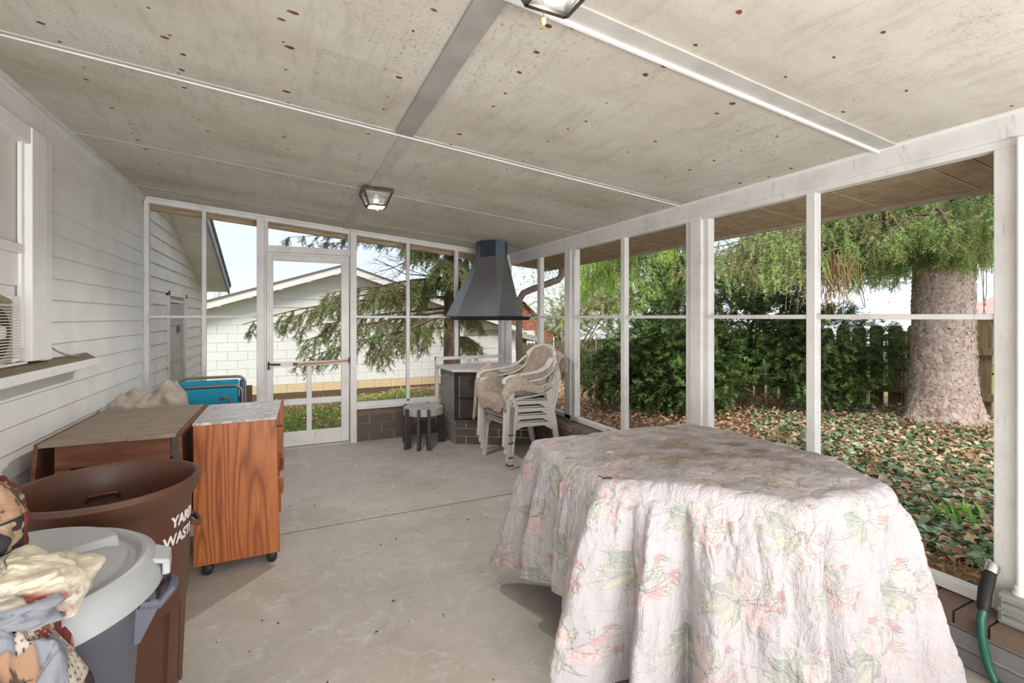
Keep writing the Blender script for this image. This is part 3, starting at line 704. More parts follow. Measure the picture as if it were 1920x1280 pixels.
box(20.0-.05, 20, 3, 4.2, -.2, 1).build('window', PAINT, n3)
# --- downspout
ds = thing('downspout', 'weathered grey-brown downspout elbowing back from the eave at the porch corner', 'downspout', (2.7, 5.5, 0))
dsm = MB(); dsm.tube([(3.24, 5.32, 2.0), (3.24, 5.32, 1.90), (3.20, 5.335, 1.84), (3.1, 5.37, 1.80), (2.84, 5.45, 1.70), (2.76, 5.48, 1.66), (2.715, 5.5, 1.58), (2.71, 5.5, 1.5), (2.71, 5.5, .05)], .042, 10)
dsm.build('pipe', plain('weathered_pipe', (150, 138, 124), .6, var=.15, scale=10), ds)
for z in (1.45, .7): MB().lathe([(.046, z), (.05, z+.005), (.05, z+.03), (.046, z+.035)], (2.71, 5.5, 0), 16).build('pipe_strap', FASCIA, ds)

# ================================================================== PLANTS
def frames(D, up=None, roll=None):
    D = D/np.linalg.norm(D, axis=1, keepdims=True)
    U = np.tile(np.array([0, 0, 1.0]), (len(D), 1)) if up is None else up
    U = U + RNG.normal(0, .05, U.shape)
    Rr = np.cross(D, U); Rr /= np.linalg.norm(Rr, axis=1, keepdims=True)+1e-9
    U = np.cross(Rr, D)
    if roll is not None:
        c, s = np.cos(roll)[:, None], np.sin(roll)[:, None]; Rr, U = Rr*c+U*s, U*c-Rr*s
    return np.stack([D, Rr, U], 1)          # rows: local x, y, z in world
def scatter(name, T, F, P, Fr, S, mat, parent=None, kind='stuff'):
    T = np.asarray(T, float); F = np.asarray(F, int); n = len(P)
    S = np.asarray(S); S = S.reshape(n, 1, 1)
    V = np.einsum('vj,njk->nvk', T, Fr)*S + np.asarray(P)[:, None, :]
    FF = F[None]+(np.arange(n)*len(T))[:, None, None]
    return arr_mesh(name, V.reshape(-1, 3), FF.reshape(-1, F.shape[1]), mat, parent, kind=kind)
def shoot_template(nn=14, L=.12, nl=.035, w_=.008, seed=0, flat=.0):
    r = np.random.default_rng(seed); V = []; F = []
    V += [(0, -w_*.5, 0), (L, 0, 0), (0, w_*.5, 0)]; F.append((0, 1, 2))
    for i in range(nn):
        x = L*(i+.5)/nn; a = r.uniform(0, 2*PI) if flat == 0 else (0 if i % 2 else PI)+r.uniform(-.5, .5)
        y, z = math.cos(a), math.sin(a); fw = .55
        o = len(V); tl = nl*(1-.45*i/nn)
        V += [(x-w_*.6, 0, 0), (x+w_*.6, 0, 0), (x+tl*fw, tl*y, tl*z)]; F.append((o, o+1, o+2))
    return np.array(V), np.array(F)
def leaf_template(w_=.5, fold=.15):
    V = [(0, 0, 0), (.45, w_*.5, fold), (1, 0, -.06), (.45, -w_*.5, fold), (.45, 0, 0)]
    return np.array(V), np.array([(0, 4, 1), (1, 4, 2), (2, 4, 3), (3, 4, 0)])
NEEDLE = m_island('spruce_needles', [(0, RAW((70, 88, 58))), (.35, RAW((112, 132, 76))), (.7, RAW((146, 160, 96))), (1, RAW((182, 186, 128)))], .7, .3, (1.4, (134, 128, 84)))
NEEDLEB = m_island('bright_drooping_needles', [(0, RAW((124, 160, 52))), (.4, RAW((172, 208, 80))), (.8, RAW((204, 230, 116))), (1, RAW((218, 232, 150)))], .7, .35, (2.2, (120, 140, 84)))
NEEDLEG = m_island('grey_green_needles', [(0, RAW((104, 130, 70))), (.4, RAW((150, 180, 98))), (.8, RAW((188, 208, 130))), (1, RAW((208, 220, 158)))], .7, .35, (2.5, (160, 156, 104)))
YEW = m_island('dark_yew_needles', [(0, RAW((52, 74, 40))), (.45, RAW((84, 114, 58))), (.8, RAW((122, 150, 80))), (1, RAW((176, 194, 120)))], .5, .22, (2.0, (64, 72, 38)))
DRYN = m_island('dry_brown_twigs', [(0, RAW((132, 98, 66))), (.6, RAW((168, 134, 94))), (1, RAW((190, 166, 120)))], .8, .1)
IVY = m_island('ivy_leaf', [(0, RAW((86, 116, 74))), (.4, RAW((124, 150, 106))), (.75, RAW((158, 178, 140))), (1, RAW((200, 210, 182)))], .45, .1)
DEAD = m_island('dead_leaf', [(0, RAW((158, 116, 84))), (.5, RAW((204, 164, 130))), (1, RAW((232, 202, 170)))], .8, .15)
BLADE = m_island('grass_blade', [(0, RAW((100, 156, 48))), (.5, RAW((144, 200, 76))), (1, RAW((186, 224, 116)))], .7, .35)
PALEL = m_island('spring_haze_leaf', [(0, RAW((150, 156, 100))), (.6, RAW((184, 186, 132))), (1, RAW((206, 200, 160)))], .8, .4)
T_SH, F_SH = shoot_template(14, .12, .036, .009, 1)
T_SF, F_SF = shoot_template(16, .12, .045, .011, 2, flat=1)
T_LF, F_LF = leaf_template()

def limb(p0, d, length, droop, n=8, wig=.06, r=random):
    pts = [Vector(p0)]; d = Vector(d).normalized()
    for i in range(n):
        d = (d + Vector((r.uniform(-wig, wig), r.uniform(-wig, wig), -droop/n + r.uniform(-wig, wig)*.6))).normalized()
        pts.append(pts[-1] + d*length/n)
    return pts
def spruce(root, trunk_pts, trunk_r, limbs, twl=(.35, .7), sdens=.05, mat=NEEDLE, shoot=(T_SH, F_SH), name='needle_foliage', sscale=(.7, 1.3), drp=.9, limbr=.03, barkmat=None):
    r = random.Random(11)
    if trunk_pts: MB().tube(trunk_pts, trunk_r, 14).build('trunk', barkmat or BARKD, root)
    P = []; Dd = []; S = []
    tw = MB()
    for (p0, d, L, droop) in limbs:
        pts = limb(p0, d, L, droop, 9, .07, r); k = len(pts)
        MB().tube(pts, [limbr*(1-.8*i/(k-1)) for i in range(k)], 6).build('limb', BARKD, root)
        for i in range(1, k):
            seg = (pts[i]-pts[i-1])
            for q in range(3):
                t = r.random(); b = pts[i-1]+seg*t; frac = (i-1+t)/(k-1)
                if frac < .12: continue
                for side in (-1, 1):
                    sd = Vector((-seg.y, seg.x, 0)).normalized()*side
                    dd_ = (seg.normalized()*r.uniform(.3, .9) + sd*r.uniform(.4, 1) + Vector((0, 0, -drp*r.uniform(.3, 1.2)))).normalized()
                    l2 = r.uniform(*twl)*(1-.45*frac)
                    tp = limb(b, dd_, l2, drp*.8, 4, .12, r)
                    tw.tube(tp, [.006, .005, .004, .003, .002], 3)
                    m = max(2, int(l2/sdens))
                    for j in range(m):
                        u = (j+r.random())/m*4; a = min(3, int(u)); pp = tp[a].lerp(tp[a+1], u-a); td = (tp[a+1]-tp[a]).normalized()
                        for _ in range(2):
                            dv = (td + Vector((r.gauss(0, .55), r.gauss(0, .55), r.gauss(0, .4)-.15))).normalized()
                            P.append(pp); Dd.append(dv); S.append(r.uniform(*sscale))
    tw.smooth = False
    tw.build('twigs', TWIG, root, kind='stuff')
    P = np.array(P); Dd = np.array(Dd)
    return scatter(name, shoot[0], shoot[1], P, frames(Dd, roll=RNG.uniform(0, 6.28, len(P))), np.array(S), mat, root)
rr = random.Random(21)
# spruce in front of the garage
s1 = thing('spruce_tree', 'spruce with long low drooping limbs standing in front of the white garage', 'tree', (2.95, 9.0, -.3))
lim = []
for i in range(30):
    z = .9 + 3.6*i/30; az = rr.uniform(2.2, 4.6)
    if i % 3 == 0: az = rr.uniform(-1.6, 2.2)
    L = (3.6-.35*z)*rr.uniform(.75, 1.0) if i % 3 else rr.uniform(1.2, 2.0)
    if z > 1.9: L = rr.uniform(.7, 1.15); 
    elif i % 2: continue
    lim.append(((2.95, 9.0, z), (math.cos(az), math.sin(az)*.75, rr.uniform(-.05, .25)), max(1.0, L), rr.uniform(.35, .8)))
for z, dx, L in ((1.75, (-1, -.22, -.02), 3.7), (1.95, (-1, -.05, .0), 3.3), (1.55, (-1, .1, -.05), 2.9), (1.45, (-1, -.4, -.05), 3.0), (2.1, (-1, -.5, .02), 2.7)):
    lim.append(((2.95, 9.0, z), dx, L, .25))
spruce(s1, [(2.97, 9, -.6), (2.95, 9, .5), (2.95, 9.0, 2.0), (2.93, 9, 4.0), (2.93, 9, 6.2)], [.2, .165, .15, .12, .06], lim, sdens=.055)
# dark twig ends of an overhanging limb above the door
s2 = thing('overhanging_branch', 'dark bare-tipped conifer branch hanging into view above the screen door', 'branch', (1.6, 7.6, 2.9))
spruce(s2, None, None, [((2.9, 7.9, 2.65), (-1, -.08, -.02), 2.9, .12), ((2.9, 7.9, 2.7), (-1, .12, -.02), 2.6, .1)], twl=(.1, .26), sdens=.05, drp=.6, limbr=.018, name='needle_foliage',
       mat=m_island('dark_grey_needles', [(0, RAW((52, 58, 50))), (1, RAW((98, 104, 84)))], .8, .15))  # darker, greyer needle colour than the spruce
# bare branches over the garage roof
def bare(root, p, d, L, r0, depth, mat=TWIG, rnd=None, mb=None, spread=.55, nchild=3):
    pts = limb(p, d, L, .05, 4, .12, rnd); mb.tube(pts, [r0*(1-.12*i) for i in range(5)], 5 if depth > 1 else 3)
    if depth == 0: return
    for i in range(nchild):
        q = pts[rnd.randint(2, 4)]; dv = (pts[-1]-pts[-2]).normalized() + Vector((rnd.gauss(0, spread), rnd.gauss(0, spread), rnd.gauss(0, spread)*.8+.08))
        bare(root, q, dv, L*rnd.uniform(.5, .75), r0*.5, depth-1, mat, rnd, mb, spread, nchild)
s3 = thing('bare_limb', 'dark bare branches reaching left from the spruce over the garage roof', 'branch', (3.2, 10.2, 2))
mb = MB(); r3 = random.Random(4)
for z in (2.2, 2.6, 3.1, 3.5): bare(s3, (3.6, 10.4, z), (-1, .05, .12), 1.3, .022, 3, TWIG, r3, mb, .4)
mb.smooth = False; mb.build('branches', plain('dark_twig', (70, 62, 58), .9), s3)

# big spruce by the fence
bt = thing('big_spruce', 'massive pink-grey scaly trunk standing in the ivy before the fence', 'tree', (6.75, 2.78, .1))
n = 40; V = []; zs = [-.1, .05, .15, .3, .5, .8, 1.2, 1.7, 2.3, 3.0, 3.8, 5.0]; rs = [.52, .44, .38, .335, .305, .285, .275, .27, .265, .26, .25, .23]
ang = np.linspace(0, 2*PI, 96, endpoint=False); zz = np.concatenate([np.linspace(-.1, .5, 20), np.linspace(.52, 5.0, 90)])
Rz = np.interp(zz, zs, rs)
A, Zg = np.meshgrid(ang, zz); Rg = np.repeat(Rz[:, None], 96, 1)
flare = np.clip((.5-Zg)/.6, 0, 1)
Rg = Rg*(1+.16*flare*np.sin(5*A+1)+.02*np.sin(3*A+Zg*2)) + .008*np.sin(17*A+8*np.sin(Zg*7))*np.sin(Zg*31+3*np.sin(A*5)) + RNG.normal(0, .0035, Rg.shape)
V = np.stack([6.75+Rg*np.cos(A), 2.78+Rg*np.sin(A), Zg], -1).reshape(-1, 3)
i = (np.arange(len(zz)-1)[:, None]*96+np.arange(96)[None]); j = (np.arange(len(zz)-1)[:, None]*96+(np.arange(96)[None]+1) % 96)
arr_mesh('trunk', V, np.stack([i, j, j+96, i+96], -1).reshape(-1, 4), BARK, bt, smooth=True)
# curled bark scales
m = 1500; a = RNG.uniform(0, 2*PI, m); z = RNG.uniform(.05, 3.2, m); R_ = np.interp(z, zs, rs)+.004
P = np.stack([6.75+R_*np.cos(a), 2.78+R_*np.sin(a), z], -1); Nn = np.stack([np.cos(a), np.sin(a), RNG.normal(0, .2, m)], -1)
Dn = np.stack([-np.sin(a)*RNG.normal(0, .6, m), np.cos(a)*RNG.normal(0, .6, m), RNG.choice([-1, 1], m)], -1)
Tb = np.array([(0, -.4, 0), (0, .4, 0), (.9, .5, .12), (1, -.3, .2)]); 
scatter('bark_scales', Tb, np.array([(0, 1, 2, 3)]), P, frames(Dn, up=Nn), RNG.uniform(.015, .04, m), m_island('bark_scale', [(0, RAW((150, 118, 104))), (.6, RAW((204, 180, 168))), (.9, RAW((216, 198, 188))), (1, RAW((172, 104, 82)))], .9, 0), bt)
lim = []
rr = random.Random(5)
for i in range(20):
    z = rr.uniform(2.0, 3.3); az = rr.uniform(1.5, 4.7); lim.append(((6.75+.2*math.cos(az), 2.78+.2*math.sin(az), z), (math.cos(az), math.sin(az), rr.uniform(-.05, .25)), rr.uniform(.9, 2.4), rr.uniform(.3, .8)))
spruce(bt, None, None, lim, twl=(.22, .5), sdens=.04, mat=NEEDLEG, shoot=shoot_template(16, .10, .026, .007, 5), name='needle_foliage', drp=1.6, limbr=.022)
# hanging shoots close against the upper trunk
m = 1500; a = RNG.uniform(2.2, 5.2, m); z = 1.98+np.abs(RNG.normal(0, .5, m)); R_ = .29+RNG.uniform(0, .12, m)
P = np.stack([6.75+R_*np.cos(a), 2.78+R_*np.sin(a), z], -1); Dn = np.stack([RNG.normal(0, .3, m), RNG.normal(0, .3, m), -np.ones(m)], -1)
scatter('hanging_shoots', *shoot_template(16, .13, .02, .006, 6), P, frames(Dn, roll=RNG.uniform(0, 6, m)), RNG.uniform(.8, 1.6, m), NEEDLEG, bt)

# curtains of pendulous shoots
def curtain(root, lines, hang, dens, mat, name, tmpl, seed, tilt=.12, gap=.075):
    r = random.Random(seed); P = []; Dd = []; S = []; tw = MB()
    for (p0, p1, sag) in lines:
        p0, p1 = Vector(p0), Vector(p1); L = (p1-p0).length
        pts = [p0.lerp(p1, t/8)+Vector((0, 0, -sag*(t/8)**2 + r.uniform(-.02, .02))) for t in range(9)]
        tw.tube(pts, [.016*(1-.09*k) for k in range(9)], 5)
        for q in range(int(L/dens)):
            u = r.random()*8; a = min(7, int(u)); b = pts[a].lerp(pts[a+1], u-a) + Vector((r.gauss(0, .06), r.gauss(0, .06), 0))
            h = r.uniform(*hang)*(1-.35*u/8); st = limb(b, (r.gauss(0, tilt*2), r.gauss(0, tilt*2), -1), h, .4, 3, .1, r)
            tw.tube(st, [.004, .003, .003, .002], 3)
            for j in range(max(1, int(h/gap))):
                u2 = min(2.99, j/(h/gap)*3); c = min(2, int(u2)); P.append(st[c].lerp(st[c+1], u2-c))
                Dd.append((r.gauss(0, .28), r.gauss(0, .28), -1)); S.append(r.uniform(.7, 1.35))
    tw.smooth = False; tw.build('hanging_twigs', TWIG, root, kind='stuff')
    P = np.array([tuple(p) for p in P]); scatter(name, tmpl[0], tmpl[1], P, frames(np.array(Dd), roll=RNG.uniform(0, 6, len(P))), np.array(S), mat, root)
    return len(P)
TS = shoot_template(38, .19, .030, .0085, 9)
c1 = thing('weeping_conifer', 'bright yellow-green weeping conifer boughs hanging above the fence, left of the middle post', 'tree', (6.2, 6.6, 2.5))
lines = []; r6 = random.Random(8)
for i in range(26):
    y = r6.uniform(5.4, 9.4); z = r6.uniform(1.95, 3.3) + .06*(y-5); lines.append(((6.9, y, z+.25), (4.4+r6.uniform(0, .9)+.18*(y-5.4), y+r6.uniform(-.5, .4), z), r6.uniform(.1, .5)))
curtain(c1, lines, (.25, .75), .05, NEEDLEB, 'needle_foliage', TS, 3, gap=.09)
MB().tube([(7.0, 7.2, -.3), (6.95, 7.2, 2), (6.9, 7.2, 4.5)], [.16, .13, .1], 10).build('trunk', BARKD, c1)
c2 = thing('drooping_bough', 'long grey-green bough arching left from the big trunk with hanging shoots', 'branch', (5.5, 3.4, 2.3))
lines = []
for i in range(17):
    y = r6.uniform(2.9, 4.1); z = 2.02+r6.uniform(.0, .55); L = r6.uniform(1.2, 2.5)
    lines.append(((6.7, 2.9, z+.22), (6.7-L, y+r6.uniform(-.1, .6), z-.06), r6.uniform(.1, .42)))
curtain(c2, lines, (.12, .4), .042, NEEDLEG, 'needle_foliage', TS, 4)
c3 = thing('weeping_branches', 'thin leafless hanging twigs right of the big trunk against the white sky', 'branch', (9.3, 2.2, 2.2))
tw = MB(); rq = random.Random(2)
for i in range(150):
    x = rq.uniform(9.2, 11.5); y = .51*x/1.27*rq.uniform(.93, 1.15)-.25; z = rq.uniform(2.3, 3.9)
    tw.tube(limb((x, y, z), (rq.gauss(0, .15), rq.gauss(0, .15), -1), rq.uniform(.5, 1.5), .2, 6, .12, rq), .006, 3)
tw.smooth = False; tw.build('twigs', TWIG, c3, kind='stuff')
# brown dry twig clump in the bough
c4 = thing('dry_branch', 'clump of dry brown hanging twigs behind the thin right-hand mullion', 'branch', (5.9, 3.3, 2))
tw = MB()
for i in range(170):
    x = rq.gauss(5.55, .16); y = rq.gauss(3.35, .14); z = rq.uniform(1.75, 2.1)
    tw.tube(limb((x, y, z), (rq.gauss(0, .25), rq.gauss(0, .25), -1), rq.uniform(.15, .45), .2, 4, .15, rq), .004, 3)
tw.smooth = False; tw.build('dry_twigs', DRYN, c4, kind='stuff')
MB().tube([(6.6, 3.0, 2.3), (6.0, 3.2, 2.22), (5.5, 3.4, 2.08)], [.02, .016, .01], 6).build('limb', BARKD, c4)

# dense yew and holly shrubs
def shrub(root, blobs, nsp, seed, mat=YEW, tmpl=None, sc=(.8, 1.5), stems=6, hollow=.55):
    r = np.random.default_rng(seed); tmpl = tmpl or (T_SF, F_SF); P = []; Dd = []
    tot = sum(b[3]*b[4]*b[5] for b in blobs)
    for (x, y, z, a, b, c) in blobs:
        n = int(nsp*a*b*c/tot); u = r.normal(0, 1, (n, 3)); u /= np.linalg.norm(u, axis=1, keepdims=True)
        rad = r.uniform(hollow, 1.05, (n, 1)); p = u*rad*np.array([a, b, c])*(1+.18*np.sin(7*u[:, :1]*3+5*u[:, 1:2]))+np.array([x, y, z])
        P.append(p); d = u*np.array([1, 1, .5])+r.normal(0, .45, (n, 3))+np.array([0, 0, -.15]); Dd.append(d)
    P = np.concatenate(P); Dd = np.concatenate(Dd)
    keep = P[:, 2] > gz(P[:, 0], P[:, 1])+.02; P, Dd = P[keep], Dd[keep]
    scatter('leafy_sprays', tmpl[0], tmpl[1], P, frames(Dd, roll=r.normal(0, .5, len(P))), r.uniform(*sc, len(P)), mat, root)
    rs_ = random.Random(seed); x, y = blobs[0][0], blobs[0][1]; zb = float(gz(x, y))
    for i in range(stems):
        b = rs_.choice(blobs); tx, ty, tz = b[0]+rs_.uniform(-.5, .5)*b[3], b[1]+rs_.uniform(-.5, .5)*b[4], b[2]+rs_.uniform(0, .6)*b[5]
        MB().tube([(x+rs_.uniform(-.15, .15), y+rs_.uniform(-.15, .15), zb-.05), ((x+tx)/2+rs_.uniform(-.1, .1), (y+ty)/2, (zb+tz)/2), (tx, ty, tz)], [.03, .022, .01], 6).build('stem', BARKD, root)
sb1 = thing('yew_shrub', 'tall dark green yew shrub leaning by the fence, left of the middle posts', 'shrub', (4.5, 5.2, 0))
shrub(sb1, [(4.55, 5.3, .72, .62, .62, .62), (4.75, 5.0, .75, .6, .7, .6), (4.9, 5.0, 1.25, .5, .6, .45), (4.35, 5.9, .55, .5, .5, .4), (5.0, 4.55, .75, .5, .5, .6), (4.7, 4.6, .45, .45, .4, .35)], 4700, 1)
sb2 = thing('holly_bush', 'large glossy dark evergreen bush filling the bay right of the middle posts', 'shrub', (5.8, 4.4, 0))
shrub(sb2, [(5.9, 4.9, 1.3, .8, .7, .85), (6.1, 4.4, 1.25, .7, .5, .7), (5.5, 5.0, .7, .6, .6, .6), (6.3, 4.6, 1.9, .7, .6, .5), (5.35, 5.6, 1.5, .6, .5, .7)], 2700, 2, tmpl=shoot_template(12, .13, .05, .016, 12, flat=1), hollow=.4)
sb3 = thing('low_yew', 'dark feathery yew boughs sweeping low, just left of the big trunk', 'shrub', (6.3, 3.7, .1))
shrub(sb3, [(6.35, 3.85, 1.1, .62, .4, .42), (6.1, 4.1, .85, .5, .4, .5), (6.55, 3.65, .65, .38, .3, .35), (6.25, 3.85, .45, .4, .3, .22), (6.75, 3.5, .9, .28, .3, .4)], 2400, 3)
sb4 = thing('background_shrub', 'open yellow-green shrub seen between the posts above the far pickets', 'shrub', (10, 11.5, 0))
shrub(sb4, [(9.6, 15.5, 1.3, 1.3, 1.3, 1.0), (10.8, 14.5, 1.9, 1.5, 1.5, 1.1)], 2200, 4, mat=PALEL, sc=(1.4, 2.6), hollow=.1)
# trees far off
def bg_tree(name, label, x, y, zb, h, seed, leaf=None, nleaf=0):
    root = thing(name, label, 'tree', (x, y, zb)); r = random.Random(seed); mb = MB()
    bare(root, (x, y, zb), (r.uniform(-.05, .05), 0, 1), h*.42, h*.02, 4, TWIG, r, mb, .5, 4); mb.smooth = False; mb.build('branches', plain('pale_twig', (150, 138, 126), .9), root)
    if nleaf:
        P = RNG.normal(0, 1, (nleaf, 3))*np.array([h*.22, h*.22, h*.2])+np.array([x, y, zb+h*.65])
        scatter('spring_leaves', T_LF, F_LF, P, frames(RNG.normal(0, 1, (nleaf, 3))), RNG.uniform(.1, .22, nleaf), leaf or PALEL, root)
bg_tree('bare_tree', 'small leafless tree peeking over the garage roof at its left end', -5.0, 26, -.5, 5.2, 1)
bg_tree('maple_tree', 'hazy budding tree behind the brick house', 14.5, 24, -1, 8.5, 2, PALEL, 2200)
bg_tree('ash_tree', 'pale budding tree beyond the fence behind the yew', 15.5, 17, -1, 8, 3, PALEL, 2200)
bg_tree('linden_tree', 'faint bare tree behind the holly bush', 19, 14, -1, 9, 5, PALEL, 900)

# ground cover: ivy, dead leaves, grass
def cover(name, label, cat, n, fx_, sc, T, F, mat, up=.0, flat=.35, lift=.03):
    P = fx_(n); z = gz(P[:, 0], P[:, 1]) + RNG.uniform(.005, lift, len(P)); a = RNG.uniform(0, 2*PI, len(P))
    D = np.stack([np.cos(a), np.sin(a), RNG.normal(up, flat, len(P))], -1)
    s = RNG.uniform(*sc, len(P)); o = scatter(name, T, F, np.column_stack([P, z]), frames(D, roll=RNG.normal(0, flat, len(P))), s, mat)
    o['label'] = label; o['category'] = cat; return o
def patches(P, f, seed):
    g = np.sin(P[:, 0]*1.9+seed)+np.sin(P[:, 1]*2.3+seed*2)+np.sin((P[:, 0]+P[:, 1])*3.1+seed)+RNG.normal(0, .7, len(P)); return P[g > f]
def f_ivy(n):
    d = RNG.uniform(0, 1, n)**1.5; P = np.stack([2.95+d*4.4, RNG.uniform(-.6, 1, n)*0+RNG.uniform(-.6, 4.6, n)], -1)
    P = P[(P[:, 1] < .9*P[:, 0]-.6)]; return P
cover('ivy_leaves', 'low carpet of green ivy leaves beyond the right-hand screens', 'ivy', 27000, f_ivy, (.035, .07), *leaf_template(.95, .12), IVY, lift=.05)
def f_dead(n): return np.stack([RNG.uniform(2.72, 7.3, n), RNG.uniform(-.6, 12, n)], -1)
cover('dead_leaves', 'scattered tan dead leaves over the fence-side ground', 'leaves', 24000, f_dead, (.035, .075), *leaf_template(.6, .25), DEAD, lift=.08)
def f_lawn(n): return patches(np.stack([RNG.uniform(-1.2, 3.8, n), RNG.uniform(5.6, 12.2, n)], -1), -.3, 3)
cover('grass_blades', 'fresh green grass of the lawn seen through the lower door panes', 'grass', 42000, f_lawn, (.05, .1), np.array([(0, -.06, 0), (0, .06, 0), (.9, 0, 0)]), np.array([(0, 1, 2)]), BLADE, up=1.6, flat=.8, lift=.01)
cover('lawn_leaves', 'tan dead leaves strewn on the lawn near the garage', 'leaves', 5600, lambda n: np.stack([RNG.uniform(-1.2, 5.5, n), 5.7+6.4*RNG.uniform(0, 1, n)**.8], -1), (.04, .09), *leaf_template(.6, .25), DEAD, lift=.07)
def f_sprig(n):
    P = np.stack([RNG.normal(3.55, .09, n), RNG.normal(1.36, .07, n)], -1); return P
cover('lily_shoots', 'bright green clump of young shoots in the ivy', 'plant', 46, f_sprig, (.10, .17), *leaf_template(.2, .05), BLADE, up=.7, flat=.4, lift=.01)
cover('pine_needle_litter', 'brown pine needle litter heaped against the near right sill', 'needles', 5200, lambda n: np.stack([2.70+np.abs(RNG.normal(0, .22, n)), RNG.uniform(.6, 2.4, n)], -1), (.05, .09), np.array([(0, -.025, 0), (0, .025, 0), (1, 0, 0)]), np.array([(0, 1, 2)]), DRYN, lift=.04)

# ================================================================== PORCH FURNISHINGS
# --- fireplace hearth in the corner
he = thing('corner_fireplace', 'whitewashed and charcoal brick corner fireplace with black iron doors and slab top', 'fireplace', (2.1, 4.9, 0))
hp = [(1.62, 5.36), (1.62, 4.84), (2.30, 4.43), (2.485, 4.43), (2.485, 5.36)]
MB().prism([(1.627, 5.355), (1.627, 4.848), (2.303, 4.438), (2.475, 4.438), (2.475, 5.355)], 0, .765).build('mortar', MORTARW, he)
pieces('brick', he, BRICKW, brick_items((1.62, 5.36, 0), -PI/2, .53, 0, 8, .096, .235, .03, .018, seed=12))
fa = math.atan2(4.43-4.84, 2.30-1.62); flen = math.hypot(.68, .41)
its = brick_items((1.62, 4.84, 0), fa, flen, 0, 3, .082, .235, .03, .014, 1, seed=13)
pieces('brick', he, BRICK, its)
pieces('brick', he, BRICK, brick_items((2.30, 4.43, 0), 0, .185, 0, 8, .096, .235, .03, .014, seed=14))
MB().prism([(1.56, 5.355), (1.575, 4.80), (1.80, 4.665), (2.05, 4.515), (2.29, 4.38), (2.47, 4.375), (2.47, 5.355)], .768, .80).build('slab_top', STONE, he, bevel=.008)
def onface(u0, u1, out0, out1, z0, z1, name, mat, par=he, bevel=.003):
    d = Vector((math.cos(fa), math.sin(fa), 0)); nn = Vector((math.sin(fa), -math.cos(fa), 0)); o = Vector((1.62, 4.84, 0))
    P = [o+d*u+nn*w_ for u, w_ in ((u0, out0), (u1, out0), (u1, out1), (u0, out1))]
    return MB().hexa([(p.x, p.y, z0) for p in P]+[(p.x, p.y, z1) for p in P]).build(name, mat, par, bevel=bevel)
fr = onface(.0, .62, .0, .03, .255, .765, 'iron_frame', IRON)
onface(.06, .30, .03, .042, .50, .72, 'upper_door', IRONB); onface(.31, .56, .03, .042, .50, .72, 'upper_door', IRONB)
dl = onface(.06, .56, .03, .042, .285, .485, 'lower_door', IRONB)
for zz0, zz1 in ((.5, .72), (.285, .485)): onface(.052, .064, .03, .05, zz0, zz1, 'copper_strip', COPPER)
onface(.05, .57, .03, .05, .486, .498, 'rail', IRON)
d_ = Vector((math.cos(fa), math.sin(fa), 0)); n_ = Vector((math.sin(fa), -math.cos(fa), 0)); o_ = Vector((1.62, 4.84, .45))+d_*.25+n_*.046
m = MB(); m.lathe([(0, 0), (.02, 0), (.02, .006), (0, .008)], (0, 0, 0), 16, cap=False)
m.xf(Matrix.Translation(o_) @ Matrix(((d_.x, 0, n_.x, 0), (d_.y, 0, n_.y, 0), (0, 1, 0, 0), (0, 0, 0, 1))) @ Matrix.Scale(1.5, 4, (1, 0, 0)))
m.build('oval_badge', plain('brass_badge', (190, 168, 130), .4, .6), dl)
# --- hood
ho = thing('fireplace_hood', 'charcoal sheet-metal hood flaring out from the ceiling above the corner fireplace', 'hood', (2.05, 4.8, 1.35))
B_ = [(1.645, 4.85), (1.925, 4.37), (2.215, 4.56), (2.40, 4.80), (2.40, 5.30), (1.66, 5.30)]
U_ = [(1.895, 4.80), (2.0, 4.62), (2.10, 4.60), (2.17, 4.70), (2.17, 4.95), (1.90, 4.95)]
MB().frustum([(x, y, 1.358) for x, y in B_], [(x, y, 2.0) for x, y in U_], cap0=False, cap1=False).build('hood_body', HOOD, ho)
MB().frustum([(x, y, 2.0) for x, y in U_], [(x, y, zc(x)-.002) for x, y in U_], cap0=False).build('flue_collar', plain('blue_black_metal', (66, 80, 88), .4, .5, var=.12), ho)
def ins(poly, k): cx = sum(p[0] for p in poly)/len(poly); cy = sum(p[1] for p in poly)/len(poly); return [(cx+(x-cx)*k, cy+(y-cy)*k) for x, y in poly]
rimp = [(1.70, 4.83), (1.94, 4.40), (2.23, 4.56), (2.475, 4.73), (2.475, 5.28), (1.70, 5.28)]
MB().frustum([(x, y, 1.318) for x, y in ins(rimp, .95)], [(x, y, 1.352) for x, y in rimp]).build('lower_rim', IRON, ho)
MB().frustum([(x, y, 1.35) for x, y in ins(B_, 1.005)], [(x, y, 1.362) for x, y in ins(B_, 1.01)]).build('hem', IRON, ho)

# --- round slatted-top side table by the knee wall
st = thing('side_table', 'small round dark plastic side table with ribbed grey top and plank legs', 'table', (1.31, 4.95, 0))
cx, cy, ztp = 1.31, 4.95, .405
MB().lathe([(0, ztp-.012), (.185, ztp-.012), (.205, ztp-.07), (.212, ztp-.07), (.208, ztp), (.200, ztp+.004), (.178, ztp-.002), (0, ztp-.002)], (cx, cy, 0), 56, cap=False).build('table_top', STOOLT, st)
rb = MB()
for k in range(-11, 12):
    yy = k*.0155; hw_ = math.sqrt(max(0, .176**2-yy**2))
    rb.box(cx-hw_, cx+hw_, cy+yy-.005, cy+yy+.005, ztp-.002, ztp+.005)
rb.xf(Matrix.Translation((cx, cy, 0)) @ Matrix.Rotation(math.radians(58), 4, 'Z') @ Matrix.Translation((-cx, -cy, 0)))
rb.build('rib', plain('pale_worn_rib', (208, 202, 200), .4), st)
